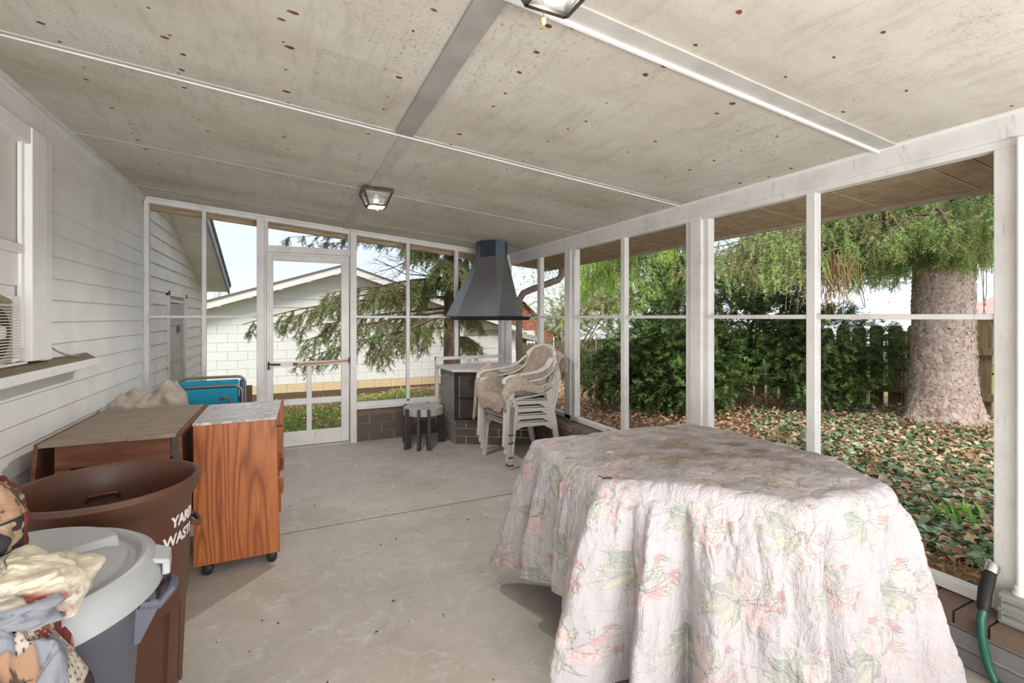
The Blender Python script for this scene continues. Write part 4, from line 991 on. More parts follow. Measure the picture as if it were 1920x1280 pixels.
for a in (math.radians(q) for q in (208, 243, 268, 12, 62, 132)):
    M_ = Matrix.Translation((cx, cy, 0)) @ Matrix.Rotation(a, 4, 'Z')
    m = MB().extr([(.185, 0), (.262, 0), (.245, ztp-.05), (.243, ztp+.006), (.212, ztp+.006), (.208, ztp-.075), (.165, ztp-.075)], 'y', -.014, .014)
    m.v = [(p[0], p[1], p[2]) for p in m.v]
    m.xf(M_).build('leg', STOOLM, st, bevel=.003)

# --- stack of resin armchairs
def chair_parts(root, local=True):
    # local frame: +x is the way the sitter faces, origin on the floor under the seat
    seat = MB(); nx, ny = 14, 12; V = []
    for i in range(nx+1):
        x = .24-.46*i/nx
        for j in range(ny+1):
            v = -1+2*j/ny; wd = .235-.02*i/nx; V.append((x, v*wd, .415-.03*(i/nx)-.018*(1-v*v)*math.sin(PI*min(1, i/nx+.1))-(.03 if i == 0 else 0)))
    n0 = len(V); V2 = [(x, y, z-.010) for x, y, z in V]
    F = []
    for i in range(nx):
        for j in range(ny):
            a = i*(ny+1)+j; F.append((a, a+1, a+ny+2, a+ny+1)); F.append((n0+a, n0+a+ny+1, n0+a+ny+2, n0+a+1))
    for i in range(nx):
        a = i*(ny+1); F.append((a, a+ny+1, n0+a+ny+1, n0+a)); b = a+ny; F.append((b, n0+b, n0+b+ny+1, b+ny+1))
    for j in range(ny):
        F.append((j, n0+j, n0+j+1, j+1)); a = nx*(ny+1)+j; F.append((a, a+1, n0+a+1, n0+a))
    seat.smooth = True; seat.add(V+V2, F); 
    seat.build('seat', RESIN, root, local=True)
    for sy in (-1, 1):
        fl_ = MB(); fl_.hexa([(.275, sy*.262, 0), (.235, sy*.262, 0), (.238, sy*.225, 0), (.278, sy*.225, 0), (.255, sy*.262, .56), (.175, sy*.262, .56), (.175, sy*.225, .56), (.255, sy*.225, .56)])
        fl_.build('leg', RESIN, root, local=True, bevel=.01)
        bl = MB(); bl.hexa([(-.30, sy*.245, 0), (-.34, sy*.245, 0), (-.34, sy*.205, 0), (-.30, sy*.205, 0), (-.195, sy*.235, .46), (-.255, sy*.235, .46), (-.25, sy*.19, .46), (-.19, sy*.19, .46)])
        bl.build('leg', RESIN, root, local=True, bevel=.01)
        ap = MB(); pr = [(.2, .40), (-.22, .37), (-.24, .31), (-.20, .30), (-.12, .345), (.12, .355), (.19, .33), (.235, .28), (.24, .40)]
        ap.extr(pr, 'y', sy*.225, sy*.24); ap.build('side_apron', RESIN, root, local=True, bevel=.003)
        ar = MB(); P0 = [(.27, sy*.25, .555), (.26, sy*.25, .60), (.20, sy*.255, .625), (.05, sy*.262, .635), (-.1, sy*.262, .65), (-.2, sy*.25, .69), (-.275, sy*.22, .76)]
        # flat band
        for a, b in zip(P0[:-1], P0[1:]): ar.beam(a, b, .055, .016)
        ar.build('armrest', RESIN, root, local=True, bevel=.004)
    bk = MB(); n = 7
    for j in range(n):
        v = -1+2*j/(n-1); v0, v1 = v-.105, v+.105
        def bp(v, t): return (-.20-.13*t-.03*(1-v*v)+.02*abs(v)*t, v*(.185+.03*t), .40+.40*t+.045*(1-v*v)*t)
        for q in range(5):
            t0, t1 = q/5, (q+1)/5; a, b, c, d = bp(v0, t0), bp(v1, t0), bp(v1, t1), bp(v0, t1)
            bk.hexa([a, b, (b[0]-.01, b[1], b[2]), (a[0]-.01, a[1], a[2]), d, c, (c[0]-.01, c[1], c[2]), (d[0]-.01, d[1], d[2])])
    bk.build('back_slat', RESIN, root, local=True)
    tr = MB(); P = []
    for j in range(13):
        v = -1+2*j/12; P.append((-.335-.03*(1-v*v)+.03*v*v, v*.225, .80+.05*(1-v*v)-(.04*v**6)))
    for a, b in zip(P[:-1], P[1:]): tr.beam(a, b, .03, .07)
    for sy in (-1, 1): tr.beam((-.305, sy*.225, .76), (-.215, sy*.215, .42), .03, .045, (0, 1, 0))
    tr.build('back_frame', RESIN, root, local=True, bevel=.006)
def dup(root):
    r = root.copy(); COL.objects.link(r)
    for ch in list(root.children):
        c = ch.copy(); COL.objects.link(c); c.parent = r
    return r
CH0 = thing('resin_armchair', 'white resin armchair at the bottom of the stack beside the fireplace', 'chair', (0, 0, 0), 'stacked white resin armchairs')
chair_parts(CH0)
ang = math.radians(186)
lbl = ['white resin armchair second from the bottom of the stack', 'white resin armchair third from the bottom of the stack', 'white resin armchair on top of the stack, under the fleece']
base = Vector((2.02, 4.09, 0))
chs = [CH0]+[dup(CH0) for _ in range(3)]
for i, o in enumerate(chs):
    o.location = base + Vector((math.cos(ang)*.018*i, math.sin(ang)*.018*i, .068*i)); o.rotation_euler = (0, 0, ang)
    if i: o['label'] = lbl[i-1]
# tape bands round the near front leg of the stack
Mc = Matrix.Translation(base) @ Matrix.Rotation(ang, 4, 'Z')
tp = MB()
for z in (.035, .105, .235, .305):
    p = Mc @ Vector((.258, .245, z)); tp.beam(p-Vector((0, 0, .006)), p+Vector((0, 0, .006)), .052, .052, (1, .1, 0))
to = tp.build('brown_tape', TAPE, CH0, local=False)
# vertices were written relative to the chair's origin before rotation: undo the parent's turn
to.matrix_parent_inverse = Matrix.Rotation(-ang, 4, 'Z')

# --- fleece throw over the stack
def grid_obj(name, fn, nu, nv, mat, parent=None, thick=.0, colfn=None, kind=None, sm=True):
    u = np.linspace(0, 1, nu); v = np.linspace(0, 1, nv); U, Vv = np.meshgrid(u, v)
    P = fn(U, Vv); V = P.reshape(-1, 3)
    i = np.arange(nv-1)[:, None]*nu + np.arange(nu-1)[None, :]
    F = np.stack([i, i+1, i+nu+1, i+nu], -1).reshape(-1, 4)
    o = arr_mesh(name, V, F, mat, parent, smooth=sm, kind=kind)
    if colfn is not None:
        c = colfn(U, Vv).reshape(-1, 3); at = o.data.color_attributes.new('print', 'FLOAT_COLOR', 'POINT')
        at.data.foreach_set('color', np.column_stack([c, np.ones(len(c))]).astype(np.float32).ravel())
    if thick:
        m = o.modifiers.new('thickness', 'SOLIDIFY'); m.thickness = thick; m.offset = -1
    return o
def vnoise(X, Y, seed=0, oct_=4):
    r = np.random.default_rng(seed); out = 0; a = 1; f = 1
    for _ in range(oct_):
        G = r.uniform(-1, 1, (64, 64)); x = X*f; y = Y*f; xi = np.floor(x).astype(int); yi = np.floor(y).astype(int); fx_, fy_ = x-xi, y-yi
        fx_ = fx_*fx_*(3-2*fx_); fy_ = fy_*fy_*(3-2*fy_)
        g = lambda a_, b_: G[a_ % 64, b_ % 64]
        out = out + a*((g(xi, yi)*(1-fx_)+g(xi+1, yi)*fx_)*(1-fy_)+(g(xi, yi+1)*(1-fx_)+g(xi+1, yi+1)*fx_)*fy_); a *= .5; f *= 2.03
    return out
def fleece_bump(t):
    t.bump(t.noise(90, 5, None, .8), .9, .02); t.bump(t.noise(16, 3), .5, .03)
t = NT('oatmeal_fleece', .95, 0, .05); t.col(t.ramp(t.noise(24, 5, None, .7), [(.3, RAW((186, 168, 152))), (.55, RAW((214, 198, 184))), (.75, RAW((228, 215, 203)))])); fleece_bump(t); FLEECE = t.m
def fn_fleece(U, V):
    # U across the chair (0 near arm .. 1 far arm), V along: 0 front drape, up the seat, the back, over and down behind
    path = np.array([(.285, .505), (.30, .60), (.25, .655), (.10, .645), (-.06, .63), (-.16, .665), (-.225, .78), (-.28, .93), (-.325, 1.055), (-.365, 1.075), (-.40, 1.02), (-.41, .90)])
    d = np.r_[0, np.cumsum(np.hypot(*np.diff(path, axis=0).T))]; d /= d[-1]
    x = np.interp(V, d, path[:, 0]); z = np.interp(V, d, path[:, 1])
    w_ = np.interp(V, [0, .15, .4, .55, .8, 1], [.29, .325, .335, .31, .26, .235]); s = (U-.5)*2
    y = s*w_
    arm = np.clip((np.abs(s)-.70)/.3, 0, 1); seatp = np.clip(1-np.abs(V-.22)/.30, 0, 1)
    # over the near arm the edge rides up on the armrest and falls outside
    lift = np.exp(-((np.abs(s)-.80)/.14)**2)*.265*seatp*(s < 0) + np.exp(-((s-.86)/.12)**2)*.21*seatp*(s > 0)
    z = z+lift - .30*np.clip((-s-.82)/.18, 0, 1)*np.clip(1-np.abs(V-.14)/.30, 0, 1)
    x = x - .05*np.abs(s)**4*(V > .6) + .03*np.abs(s)**2*((V > .45) & (V < .85))
    z = z - .10*np.abs(s)**3*np.clip((V-.6)/.2, 0, 1) + .012*vnoise(U*6, V*7, 3, 3); x = x+.010*vnoise(U*5+9, V*6, 4, 3)
    M4 = np.array(Matrix.Translation(base+Vector((-.05, 0, 0))) @ Matrix.Rotation(ang, 4, 'Z'))
    P = np.stack([x, y, z], -1) @ M4[:3, :3].T + M4[:3, 3]; return P
fl_o = grid_obj('fleece_throw', fn_fleece, 90, 130, FLEECE, thick=.016)
tag(fl_o, 'oatmeal fleece throw slung over the seat and back of the top armchair', 'throw')

# --- quilt-covered table
def outline():
    pts = [(1.05, 1.46), (1.07, 2.10), (2.12, 2.06), (2.17, 1.30), (1.98, .93), (1.52, .97)]
    return pts
QP = outline(); QC = np.array([1.62, 1.52]); ZT = .76
NPH = 900
phis = np.linspace(0, 2*PI, NPH)
def ray_R(ph):
    d = np.array([math.cos(ph), math.sin(ph)]); best = 9
    for a, b in zip(QP, QP[1:]+QP[:1]):
        a = np.array(a)-QC; b = np.array(b)-QC; e = b-a; den = d[0]*e[1]-d[1]*e[0]
        if abs(den) < 1e-9: continue
        t = (a[0]*e[1]-a[1]*e[0])/den; u = (a[0]*d[1]-a[1]*d[0])/den
        if t > 0 and -1e-6 <= u <= 1+1e-6: best = min(best, t)
    return best
Rr_ = np.array([ray_R(p) for p in phis[:-1]]); ker = np.exp(-np.linspace(-2, 2, 31)**2); ker /= ker.sum()
Rs = np.convolve(np.r_[Rr_[-15:], Rr_, Rr_[:15]], ker, 'valid'); Rs = np.r_[Rs, Rs[0]]
ex, ey = QC[0]+Rs*np.cos(phis), QC[1]+Rs*np.sin(phis)
per = np.r_[0, np.cumsum(np.hypot(np.diff(ex), np.diff(ey)))]
def angd(x, y): return math.atan2(y-QC[1], x-QC[0]) % (2*PI)
# hem height round the table
hk = [(angd(1.0, 2.3), .09), (angd(1.02, 1.95), .15), (angd(1.02, 1.75), .21), (angd(1.0, 1.60), .25), (angd(1.0, 1.44), .06), (angd(1.1, 1.3), .02), (angd(1.5, .9), .015), (angd(2.0, .85), .015), (angd(2.25, 1.0), .03), (angd(2.3, 1.5), .12), (angd(2.2, 2.1), .10), (angd(1.6, 2.2), .14)]
hk.sort(); ha = np.array([h_[0] for h_ in hk]); hz = np.array([h_[1] for h_ in hk])
HEM = np.interp(phis, np.r_[ha-2*PI, ha, ha+2*PI], np.r_[hz, hz, hz])
NS = 330
# fold field round the skirt: position (metres along the rim), width, depth
fr_ = random.Random(12)
def rimpos(x, y): return np.interp(angd(x, y), phis, per)
folds = [(rimpos(1.05, 1.46)+.0, .05, .06), (rimpos(1.05, 1.46)+.12, .035, -.06), (rimpos(1.05, 1.46)+.2, .035, .07), (rimpos(1.05, 1.46)+.30, .03, -.07), (rimpos(1.05, 1.46)+.38, .04, .05),
         (rimpos(1.52, .97)+.0, .05, .035), (rimpos(1.52, .97)+.09, .03, -.075), (rimpos(1.98, .93), .07, .06), (rimpos(1.98, .93)+.16, .04, -.05), (rimpos(2.17, 1.3), .06, .05),
         (rimpos(1.07, 2.1), .07, .05), (rimpos(1.07, 2.1)+.14, .04, -.04), (rimpos(1.07, 2.1)-.14, .04, -.06), (rimpos(2.12, 2.06), .06, .06), (rimpos(1.06, 1.75), .05, -.03), (rimpos(1.055, 1.9), .04, .03)]
def fn_quilt(U, V):
    ph = U*2*PI; R = np.interp(ph, phis, Rs); pp = np.interp(ph, phis, per); hem = np.interp(ph, phis, HEM)
    er = .055; Ltop = R-er; Larc = er*PI/2; Ldrop = ZT-er-hem
    tot = Ltop+Larc+Ldrop; s = V**.93*tot
    a = np.clip((s-Ltop)/er, 0, PI/2); dr = np.clip(s-Ltop-Larc, 0, None); k = np.clip(dr/.62, 0, 1.2)
    rad = np.where(s < Ltop, s, Ltop+er*np.sin(a)); z = ZT-er*(1-np.cos(a))-dr
    fold = np.zeros_like(rad); PT = per[-1]
    for (c, w_, d) in folds:
        dd = (pp-c+PT/2) % PT-PT/2; ww = w_*(.55+.75*k); fold += d*np.exp(-(dd/ww)**2)*k**.7*1.7
    small = .012*vnoise(pp*7, dr*1.2, 5, 3)*np.clip(dr/.15, 0, 1) + .008*np.sin(pp*38+3*np.sin(dr*5))*k
    rad = rad + fold+small + .11*k*np.clip((.2+.8*np.exp(-(((pp-rimpos(1.05, 1.5)+PT/2) % PT-PT/2)/.3)**2)+.9*np.exp(-(((pp-rimpos(1.07, 2.1)+PT/2) % PT-PT/2)/.28)**2)+.9*np.exp(-(((pp-rimpos(2.17, 1.2)+PT/2) % PT-PT/2)/.4)**2)), 0, 1.1)
    x = QC[0]+rad*np.cos(ph); y = QC[1]+rad*np.sin(ph)
    top = np.clip(1-dr*20, 0, 1)
    z = z + top*(.010*vnoise(x*4, y*4, 6, 4)+.012*np.exp(-((rad)/.35)**2)-.015)
    # quilting: rows of scallops, stitched down
    qu = np.where(dr > 0, pp, x)*9; qv = np.where(dr > 0, dr, y)*11
    row = np.floor(qv); fx2 = (qu+.5*(row % 2)) % 1-.5; fy2 = qv-row
    d2 = np.sqrt(fx2**2+(fy2-.0)**2); st = np.exp(-((d2-.52)/.07)**2)
    puff = .003*(1-st)+.0015*vnoise(qu*2.3, qv*2.3, 8, 2)
    wr = .0022*np.abs(vnoise(x*16+3, y*16, 9, 3))
    z = z + top*(puff+wr); rr_ = (1-top)*(puff*1.2+.013*np.abs(vnoise(pp*19, dr*5, 10, 3)))
    x = x+rr_*np.cos(ph); y = y+rr_*np.sin(ph)
    z = np.maximum(z, .006); x = np.minimum(x, 2.345+.01*np.sin(y*30))
    return np.stack([x, y, z], -1)
def smooth(e0, e1, x): t = np.clip((x-e0)/(e1-e0), 0, 1); return t*t*(3-2*t)
def C(c): return np.array(lin(c)[:3])
def paint_floral(X, Y, base, motifs, seed=1):
    """X, Y cloth coordinates in metres; returns colours"""
    col = np.broadcast_to(base, X.shape+(3,)).copy()
    def lay(mask, c, a=1.0): col[...] = col*(1-(mask*a)[..., None]) + C(c)*(mask*a)[..., None]
    # tiny sprigs
    gx, gy = X/.034, Y/.034; row = np.floor(gy); fx2 = (gx+.5*(row % 2)) % 1-.5; fy2 = gy-row-.5
    lay((np.hypot(fx2*1.6, fy2) < .15)*1.0, (196, 190, 186), .55)
    r = np.random.default_rng(seed)
    for (mx_, my_, rot, s) in motifs:
        dx, dy = X-mx_, Y-my_
        near = (np.hypot(dx, dy) < .2*s)
        if not near.any(): continue
        ii = np.where(near); c, sn = math.cos(rot), math.sin(rot); u = (dx[ii]*c+dy[ii]*sn)/s; v = (-dx[ii]*sn+dy[ii]*c)/s; cc = col[ii]
        def L(mask, colr, a=1.0):
            nonlocal cc
            mask = np.clip(mask, 0, 1)*a; cc = cc*(1-mask[:, None])+C(colr)*mask[:, None]
        def leaf(x0, y0, a, ln, wd, cl, vein=(206, 206, 190)):
            ca, sa = math.cos(a), math.sin(a); p = (u-x0)*ca+(v-y0)*sa; q = -(u-x0)*sa+(v-y0)*ca; t = p/ln
            prof = wd*np.sin(PI*np.clip(t, 0, 1)**.8); ins_ = (t > 0) & (t < 1) & (np.abs(q) < prof)
            L(ins_*1.0, tuple(int(v*.6+172*.4) for v in cl), .8); L((ins_ & (np.abs(q) < .0012))*1.0, vein, .7); L((ins_ & (np.abs(np.abs(q)-prof) < .0018))*1.0, (120, 124, 112), .5)
            L((ins_ & (np.abs(((p*1.0+np.abs(q)*1.0) % .011)-.005) < .0008))*1.0, vein, .45)
        def rose(x0, y0, R, cl, dk):
            d = np.hypot(u-x0, v-y0); a = np.arctan2(v-y0, u-x0); Re = R*(1+.10*np.cos(5*a+x0*99))
            L((d < Re)*1.0, cl, .8)
            for q in range(4):
                rq_ = Re*(.25+.22*q); L((np.abs(d-rq_*(1+.14*np.cos((3+q)*a+q*2))) < .0016)*1.0, dk, .65)
            L((d < Re*.25)*1.0, dk, .6); L(((d < Re) & (np.sin(a*3+d*60) > .6))*1.0, dk, .2)
        def stem(x0, y0, x1, y1, cl, w_=.0013, bend=.012):
            L_ = math.hypot(x1-x0, y1-y0); ca, sa = (x1-x0)/L_, (y1-y0)/L_; p = (u-x0)*ca+(v-y0)*sa; q = -(u-x0)*sa+(v-y0)*ca
            L(((p > 0) & (p < L_) & (np.abs(q-bend*np.sin(PI*p/L_)) < w_))*1.0, cl, .8)
        for k in range(9): a = r.uniform(0, 6.28); stem(0, 0, .13*math.cos(a)*r.uniform(.7, 1.1), .11*math.sin(a), (150, 146, 132), .0012, r.uniform(-.02, .02))
        leaf(-.01, -.01, 3.6, .085, .030, (132, 146, 136)); leaf(-.02, .0, 3.0, .075, .026, (168, 172, 158)); leaf(.0, -.02, 4.4, .07, .026, (178, 180, 164)); leaf(.01, .0, 1.9, .08, .015, (150, 158, 146)); leaf(.02, -.02, 5.4, .06, .015, (160, 166, 152))
        leaf(-.01, .02, 2.4, .07, .018, (196, 190, 166))
        rose(.045, .035, .034, (214, 194, 193), (190, 164, 164)); rose(.015, -.045, .028, (218, 203, 200), (196, 174, 172)); rose(.08, .0, .018, (210, 186, 186), (184, 154, 156))
        for k in range(3):
            a = r.uniform(-1.4, .9); x1, y1 = .115*math.cos(a), .105*math.sin(a)-.01; stem(.03, 0, x1, y1, (140, 138, 124)); rose(x1, y1, .0115, (204, 178, 180), (178, 144, 148)); leaf(x1, y1, a+1.2, .028, .007, (150, 156, 140)); leaf(x1*.7, y1*.7, a-1.2, .03, .008, (166, 170, 154))
        for k in range(7): a = r.uniform(0, 6.28); leaf(.09*math.cos(a), .08*math.sin(a), a+r.uniform(-.8, .8), .026, .0065, (176, 176, 160))
        col[ii] = cc
    return col
def motif_list(x0, x1, y0, y1, dx, dy, seed, smin=.9, smax=1.15):
    r = random.Random(seed); out = []; k = 0; y = y0
    while y < y1:
        x = x0+(dx/2 if k % 2 else 0)
        while x < x1: out.append((x+r.uniform(-.02, .02), y+r.uniform(-.02, .02), r.uniform(-.5, .3), r.uniform(smin, smax))); x += dx
        y += dy; k += 1
    return out
def col_quilt(U, V):
    P = fn_quilt(U, V); ph = U*2*PI; R = np.interp(ph, phis, Rs); pp = np.interp(ph, phis, per); hem = np.interp(ph, phis, HEM)
    er = .055; s = V**.93*((R-er)+er*PI/2+ZT-er-hem); dr = s-(R-er)
    topm = dr < .0
    bx = C((190, 184, 187))
    c1_ = paint_floral(P[..., 0], P[..., 1], bx, motif_list(1.1, 2.2, .95, 2.1, .34, .25, 3), 1)
    c2_ = paint_floral(pp, dr, bx, motif_list(0.1, per[-1], .14, .85, .30, .23, 4), 2)
    c = np.where(topm[..., None], c1_, c2_)
    # top's duller light painted into the colour, with grime and leaf dust
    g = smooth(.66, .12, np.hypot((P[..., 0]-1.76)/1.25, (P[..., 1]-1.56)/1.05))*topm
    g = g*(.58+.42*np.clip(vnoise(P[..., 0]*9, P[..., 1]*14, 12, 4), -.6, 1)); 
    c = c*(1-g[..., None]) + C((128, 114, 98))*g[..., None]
    g2 = .25*smooth(.2, .9, vnoise(pp*3, dr*3, 13, 3)); c = c*(1-g2[..., None])+C((176, 164, 162))*g2[..., None]
    return c
def quilt_b(t): t.bump(t.noise(14, 5, t.coord((1, 1, .45)), .7, .8), .75, .03); t.bump(t.noise(50, 4, None, .75), .6, .008); t.bump(t.noise(400, 2), .1, .001)
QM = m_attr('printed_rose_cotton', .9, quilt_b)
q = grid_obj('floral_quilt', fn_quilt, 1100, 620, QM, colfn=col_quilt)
tag(q, 'faded pink and white rose-print quilt draped over a table in the foreground', 'quilt')
tb = thing('covered_table', 'table hidden under the rose-print quilt', 'table', (1.62, 1.52, 0))
MB().prism([(1.09, 1.47), (1.11, 2.06), (2.08, 2.02), (2.12, 1.31), (1.95, .98), (1.54, 1.02)], .70, .735).build('table_top', DARKWOOD, tb)
for x, y in ((1.32, 1.62), (1.26, 1.95), (2.02, 1.97), (2.04, 1.35), (1.9, 1.06), (1.56, 1.09)): box(x-.02, x+.02, y-.02, y+.02, 0, .70).build('leg', DARKWOOD, tb)

# --- rolling oak cabinet
cb = thing('rolling_cabinet', 'oak-grain rolling microwave cabinet with grey veined top, on black casters', 'cabinet', (-.24, 3.2, 0))
x0, x1, ya, yb, zb, zt = -.435, -.065, 2.905, 3.50, .062, .79
CM = Matrix.Identity(4)
MB().hexa([(x0,ya,zb),(-.035,ya,zb),(-.035,ya+.018,zb),(x0,ya+.018,zb),(x0,ya,zt),(-.052,ya,zt),(-.052,ya+.018,zt),(x0,ya+.018,zt)]).build('side_panel', OAK, cb, bevel=.0015)
# rear side panel reaches further out, with the shaped front edge
sp = MB().extr([(x0, zb), (-.035, zb), (-.035, .20), (-.045, .30), (-.022, .42), (-.018, zt+.012), (x0, zt+.012)], 'y', yb-.018, yb); sp.build('side_panel', OAK, cb, bevel=.0015)
box(x0, x0+.012, ya+.018, yb-.018, zb, zt).build('back_panel', OAK, cb)
MB().hexa([(x0-.004,ya-.004,zt),(-.05,ya-.004,zt),(-.034,yb-.018,zt),(x0-.004,yb-.018,zt),(x0-.004,ya-.004,zt+.014),(-.05,ya-.004,zt+.014),(-.034,yb-.018,zt+.014),(x0-.004,yb-.018,zt+.014)]).build('cabinet_top', MARBLE, cb, bevel=.002)
box(x0, x1-.03, ya+.018, yb-.018, zb, zb+.016).build('shelf', OAK, cb); box(x0, x1-.03, ya+.018, yb-.018, .47, .486).build('shelf', OAK, cb)
dr = box(-.072, -.055, ya+.022, yb-.022, .66, .775).build('drawer', OAK, cb, bevel=.003)
def pull(par, z0, z1, yc, vert=True):
    m = MB(); X_ = -.055
    P = [(X_, yc, z1), (X_+.028, yc, z1-.004), (X_+.032, yc, (z0+z1)/2), (X_+.028, yc, z0+.004), (X_, yc, z0)]
    if not vert: P = [(X_, yc-.05, z0), (X_+.03, yc-.045, z0), (X_+.033, yc, z0), (X_+.03, yc+.045, z0), (X_, yc+.05, z0)]
    m.tube(P, .008, 8); m.build('handle', plain('oak_handle', (150, 84, 46), .4), par)
pull(dr, .725, .725, 3.0, False)
for (a, b) in ((ya+.02, (ya+yb)/2-.002), ((ya+yb)/2+.002, yb-.02)):
    dd = box(-.072, -.055, a, b, zb+.02, .46).build('cabinet_door', OAK, cb, bevel=.004); pull(dd, .36, .45, (a+.04 if a < 3.1 else b-.06))
for k, (x, y) in enumerate(((x0+.05, ya+.04), (-.085, ya+.05), (x0+.05, yb-.05), (-.085, yb-.05))):
    ca = MB(); ca.lathe([(.012, .035), (.02, .045), (.02, .062)], (x, y, 0), 12); ca.build('caster', BLACKR, cb)
    wm = MB()
    for s_ in (-1, 1):
        w2 = MB().lathe([(0, -.009), (.02, -.009), (.026, -.005), (.026, .005), (.02, .009), (0, .009)], (0, 0, 0), 20, cap=False)
        w2.xf(Matrix.Translation((x+.01, y+s_*.013, .026)) @ Matrix.Rotation(PI/2, 4, 'X')); wm.add(w2.v, w2.f)
    wm.smooth = True; wm.build('wheel', BLACKR, cb)

# --- drop-leaf table
dt = thing('drop_leaf_table', 'brown drop-leaf table with dusty tan top against the siding', 'table', (-.8, 3.5, 0))
box(-1.075, -.73, 3.015, 3.93, .722, .742).build('table_top', TABLETOP, dt, bevel=.002)
box(-.727, -.525, 3.0, 3.93, .722, .742).build('table_top', TABLETOP, dt, bevel=.002)
MB().hexa([(-.50,3.02,.25),(-.482,3.02,.25),(-.482,3.95,.25),(-.50,3.95,.25),(-.522,3.02,.735),(-.504,3.02,.735),(-.504,3.95,.735),(-.522,3.95,.735)]).build('drop_leaf', DARKWOOD, dt, bevel=.002)
MB().hexa([(-1.13,3.06,.42),(-1.112,3.06,.42),(-1.112,3.9,.42),(-1.13,3.9,.42),(-1.105,3.06,.735),(-1.087,3.06,.735),(-1.087,3.9,.735),(-1.105,3.9,.735)]).build('drop_leaf', DARKWOOD, dt, bevel=.002)
box(-1.03, -.56, 3.06, 3.08, .60, .722).build('apron', DARKWOOD, dt, bevel=.003); box(-1.03, -.56, 3.86, 3.88, .60, .722).build('apron', DARKWOOD, dt)
for x in (-1.03, -.62):
    for y in (3.06, 3.83):
        xa = x+(-.02 if x < -.8 else .02)
        MB().hexa([(xa,y,0),(xa+.06,y,0),(xa+.06,y+.05,0),(xa,y+.05,0),(x,y,.6),(x+.06,y,.6),(x+.06,y+.05,.6),(x,y+.05,.6)]).build('leg', DARKWOOD, dt, bevel=.002)
for y in (3.3, 3.6): MB().beam((-.515, y, .717), (-.515, y+.07, .717), .03, .004).build('hinge', IRON, dt)
box(-1.0, -.6, 3.07, 3.10, .30, .34).build('stretcher', DARKWOOD, dt)
# boxes of papers stored under the table
pb = thing('storage_box', 'box of newspapers tucked beneath the drop-leaf table', 'box', (-.8, 3.4, 0))
box(-.98, -.66, 3.2, 3.6, 0, .42).build('box_body', plain('grey_card', (118, 108, 104), .9), pb, bevel=.004)
pm = MB()
for k in range(8): pm.box(-.965+k*.036, -.94+k*.036, 3.22, 3.58, .3, .47+.02*random.random())
pm.build('newspapers', plain('newsprint', (176, 170, 164), .9, var=.25, scale=30), pb, kind='stuff')

# --- tarp-covered bundle
def fn_tarp(U, V):
    X = -1.145+U*.54; Y = 4.03+V*.52
    pk = [(-1.06, 4.2, .82), (-1.0, 4.28, .855), (-.80, 4.28, .90), (-.78, 4.36, .87), (-.9, 4.2, .82), (-1.1, 4.4, .76)]
    z = np.full(X.shape, -1.0)
    for (a, b, c) in pk: z = np.maximum(z, c-np.hypot((X-a)*1.0, (Y-b)*.75)*(1.0 if a < -.85 else .95))
    z = z - .045*np.abs(vnoise(X*6+Y*3, Y*4-X*2, 20, 2)) + .006*np.abs(vnoise(X*22, Y*14, 22, 2))
    ed = np.minimum(np.minimum(U*9+.6, (1-U)*6), np.minimum(V*6, (1-V)*6)); z = np.where(ed < 1, z*np.clip(ed, 0, 1)**.35, z)
    return np.stack([X+.02*vnoise(Y*9, z*7, 23, 2), Y+.02*vnoise(X*9, z*7, 24, 2), np.maximum(z, .01)], -1)
tg = grid_obj('tarp_covered_bundle', fn_tarp, 170, 150, TARP)
tag(tg, 'crumpled dusty tarp draped over a bundle behind the drop-leaf table', 'tarp')

# --- folded teal lawn chair
lc = thing('folded_lawn_chair', 'folded teal vinyl lounge chair with grey tube frame, behind the cabinet', 'chair', (-.54, 4.45, 0))
def rrect(x0, x1, z0, z1, y, r, open_=True, tilt=0):
    P = [(x0, y, z0)]
    for k in range(7): a = PI-k*PI/12; P.append((x0+r+r*math.cos(a), y, z1-r+r*math.sin(a)))
    for k in range(7): a = PI/2-k*PI/12; P.append((x1-r+r*math.cos(a), y, z1-r+r*math.sin(a)))
    P.append((x1, y, z0)); return P
f1 = MB(); f1.tube(rrect(-.775, -.315, .03, .862, 4.52, .055), .011, 8); f1.build('tube_frame', ALU, lc)
f2 = MB(); f2.tube(rrect(-.755, -.33, .03, .80, 4.42, .06), .011, 8); f2.build('tube_frame', ALU, lc)
box(-.76, -.355, 4.44, 4.475, .12, .845).build('sling_seat', TEAL, lc, bevel=.012)
box(-.35, -.325, 4.435, 4.50, .12, .84).build('sling_edge', NAVY, lc, bevel=.01)
sling2 = MB()
sling2.hexa([(-.745,4.38,.1),(-.36,4.38,.1),(-.36,4.41,.1),(-.745,4.41,.1),(-.745,4.385,.785),(-.36,4.385,.785),(-.36,4.41,.785),(-.745,4.41,.785)]); sling2.build('sling_back', TEAL, lc, bevel=.01)
f3 = MB(); f3.tube([(-.47, 4.36, .70), (-.45, 4.34, .725), (-.42, 4.33, .72), (-.40, 4.34, .68), (-.40, 4.36, .4), (-.40, 4.37, .03)], .012, 8); f3.build('armrest_tube', ALU, lc)
MB().lathe([(0, 0), (.012, 0), (.012, .01), (0, .012)], (-.66, 4.50, .812), 10, cap=False).build('rivet', plain('red_rivet', (150, 70, 60), .5), lc)
pp_ = thing('timber_offcut', 'short dark brown timber post standing by the door, behind the cabinet', 'post', (-.29, 4.6, 0))
box(-.315, -.268, 4.58, 4.63, 0, .77).build('post_shaft', plain('dark_timber', (98, 76, 66), .8), pp_, bevel=.004)

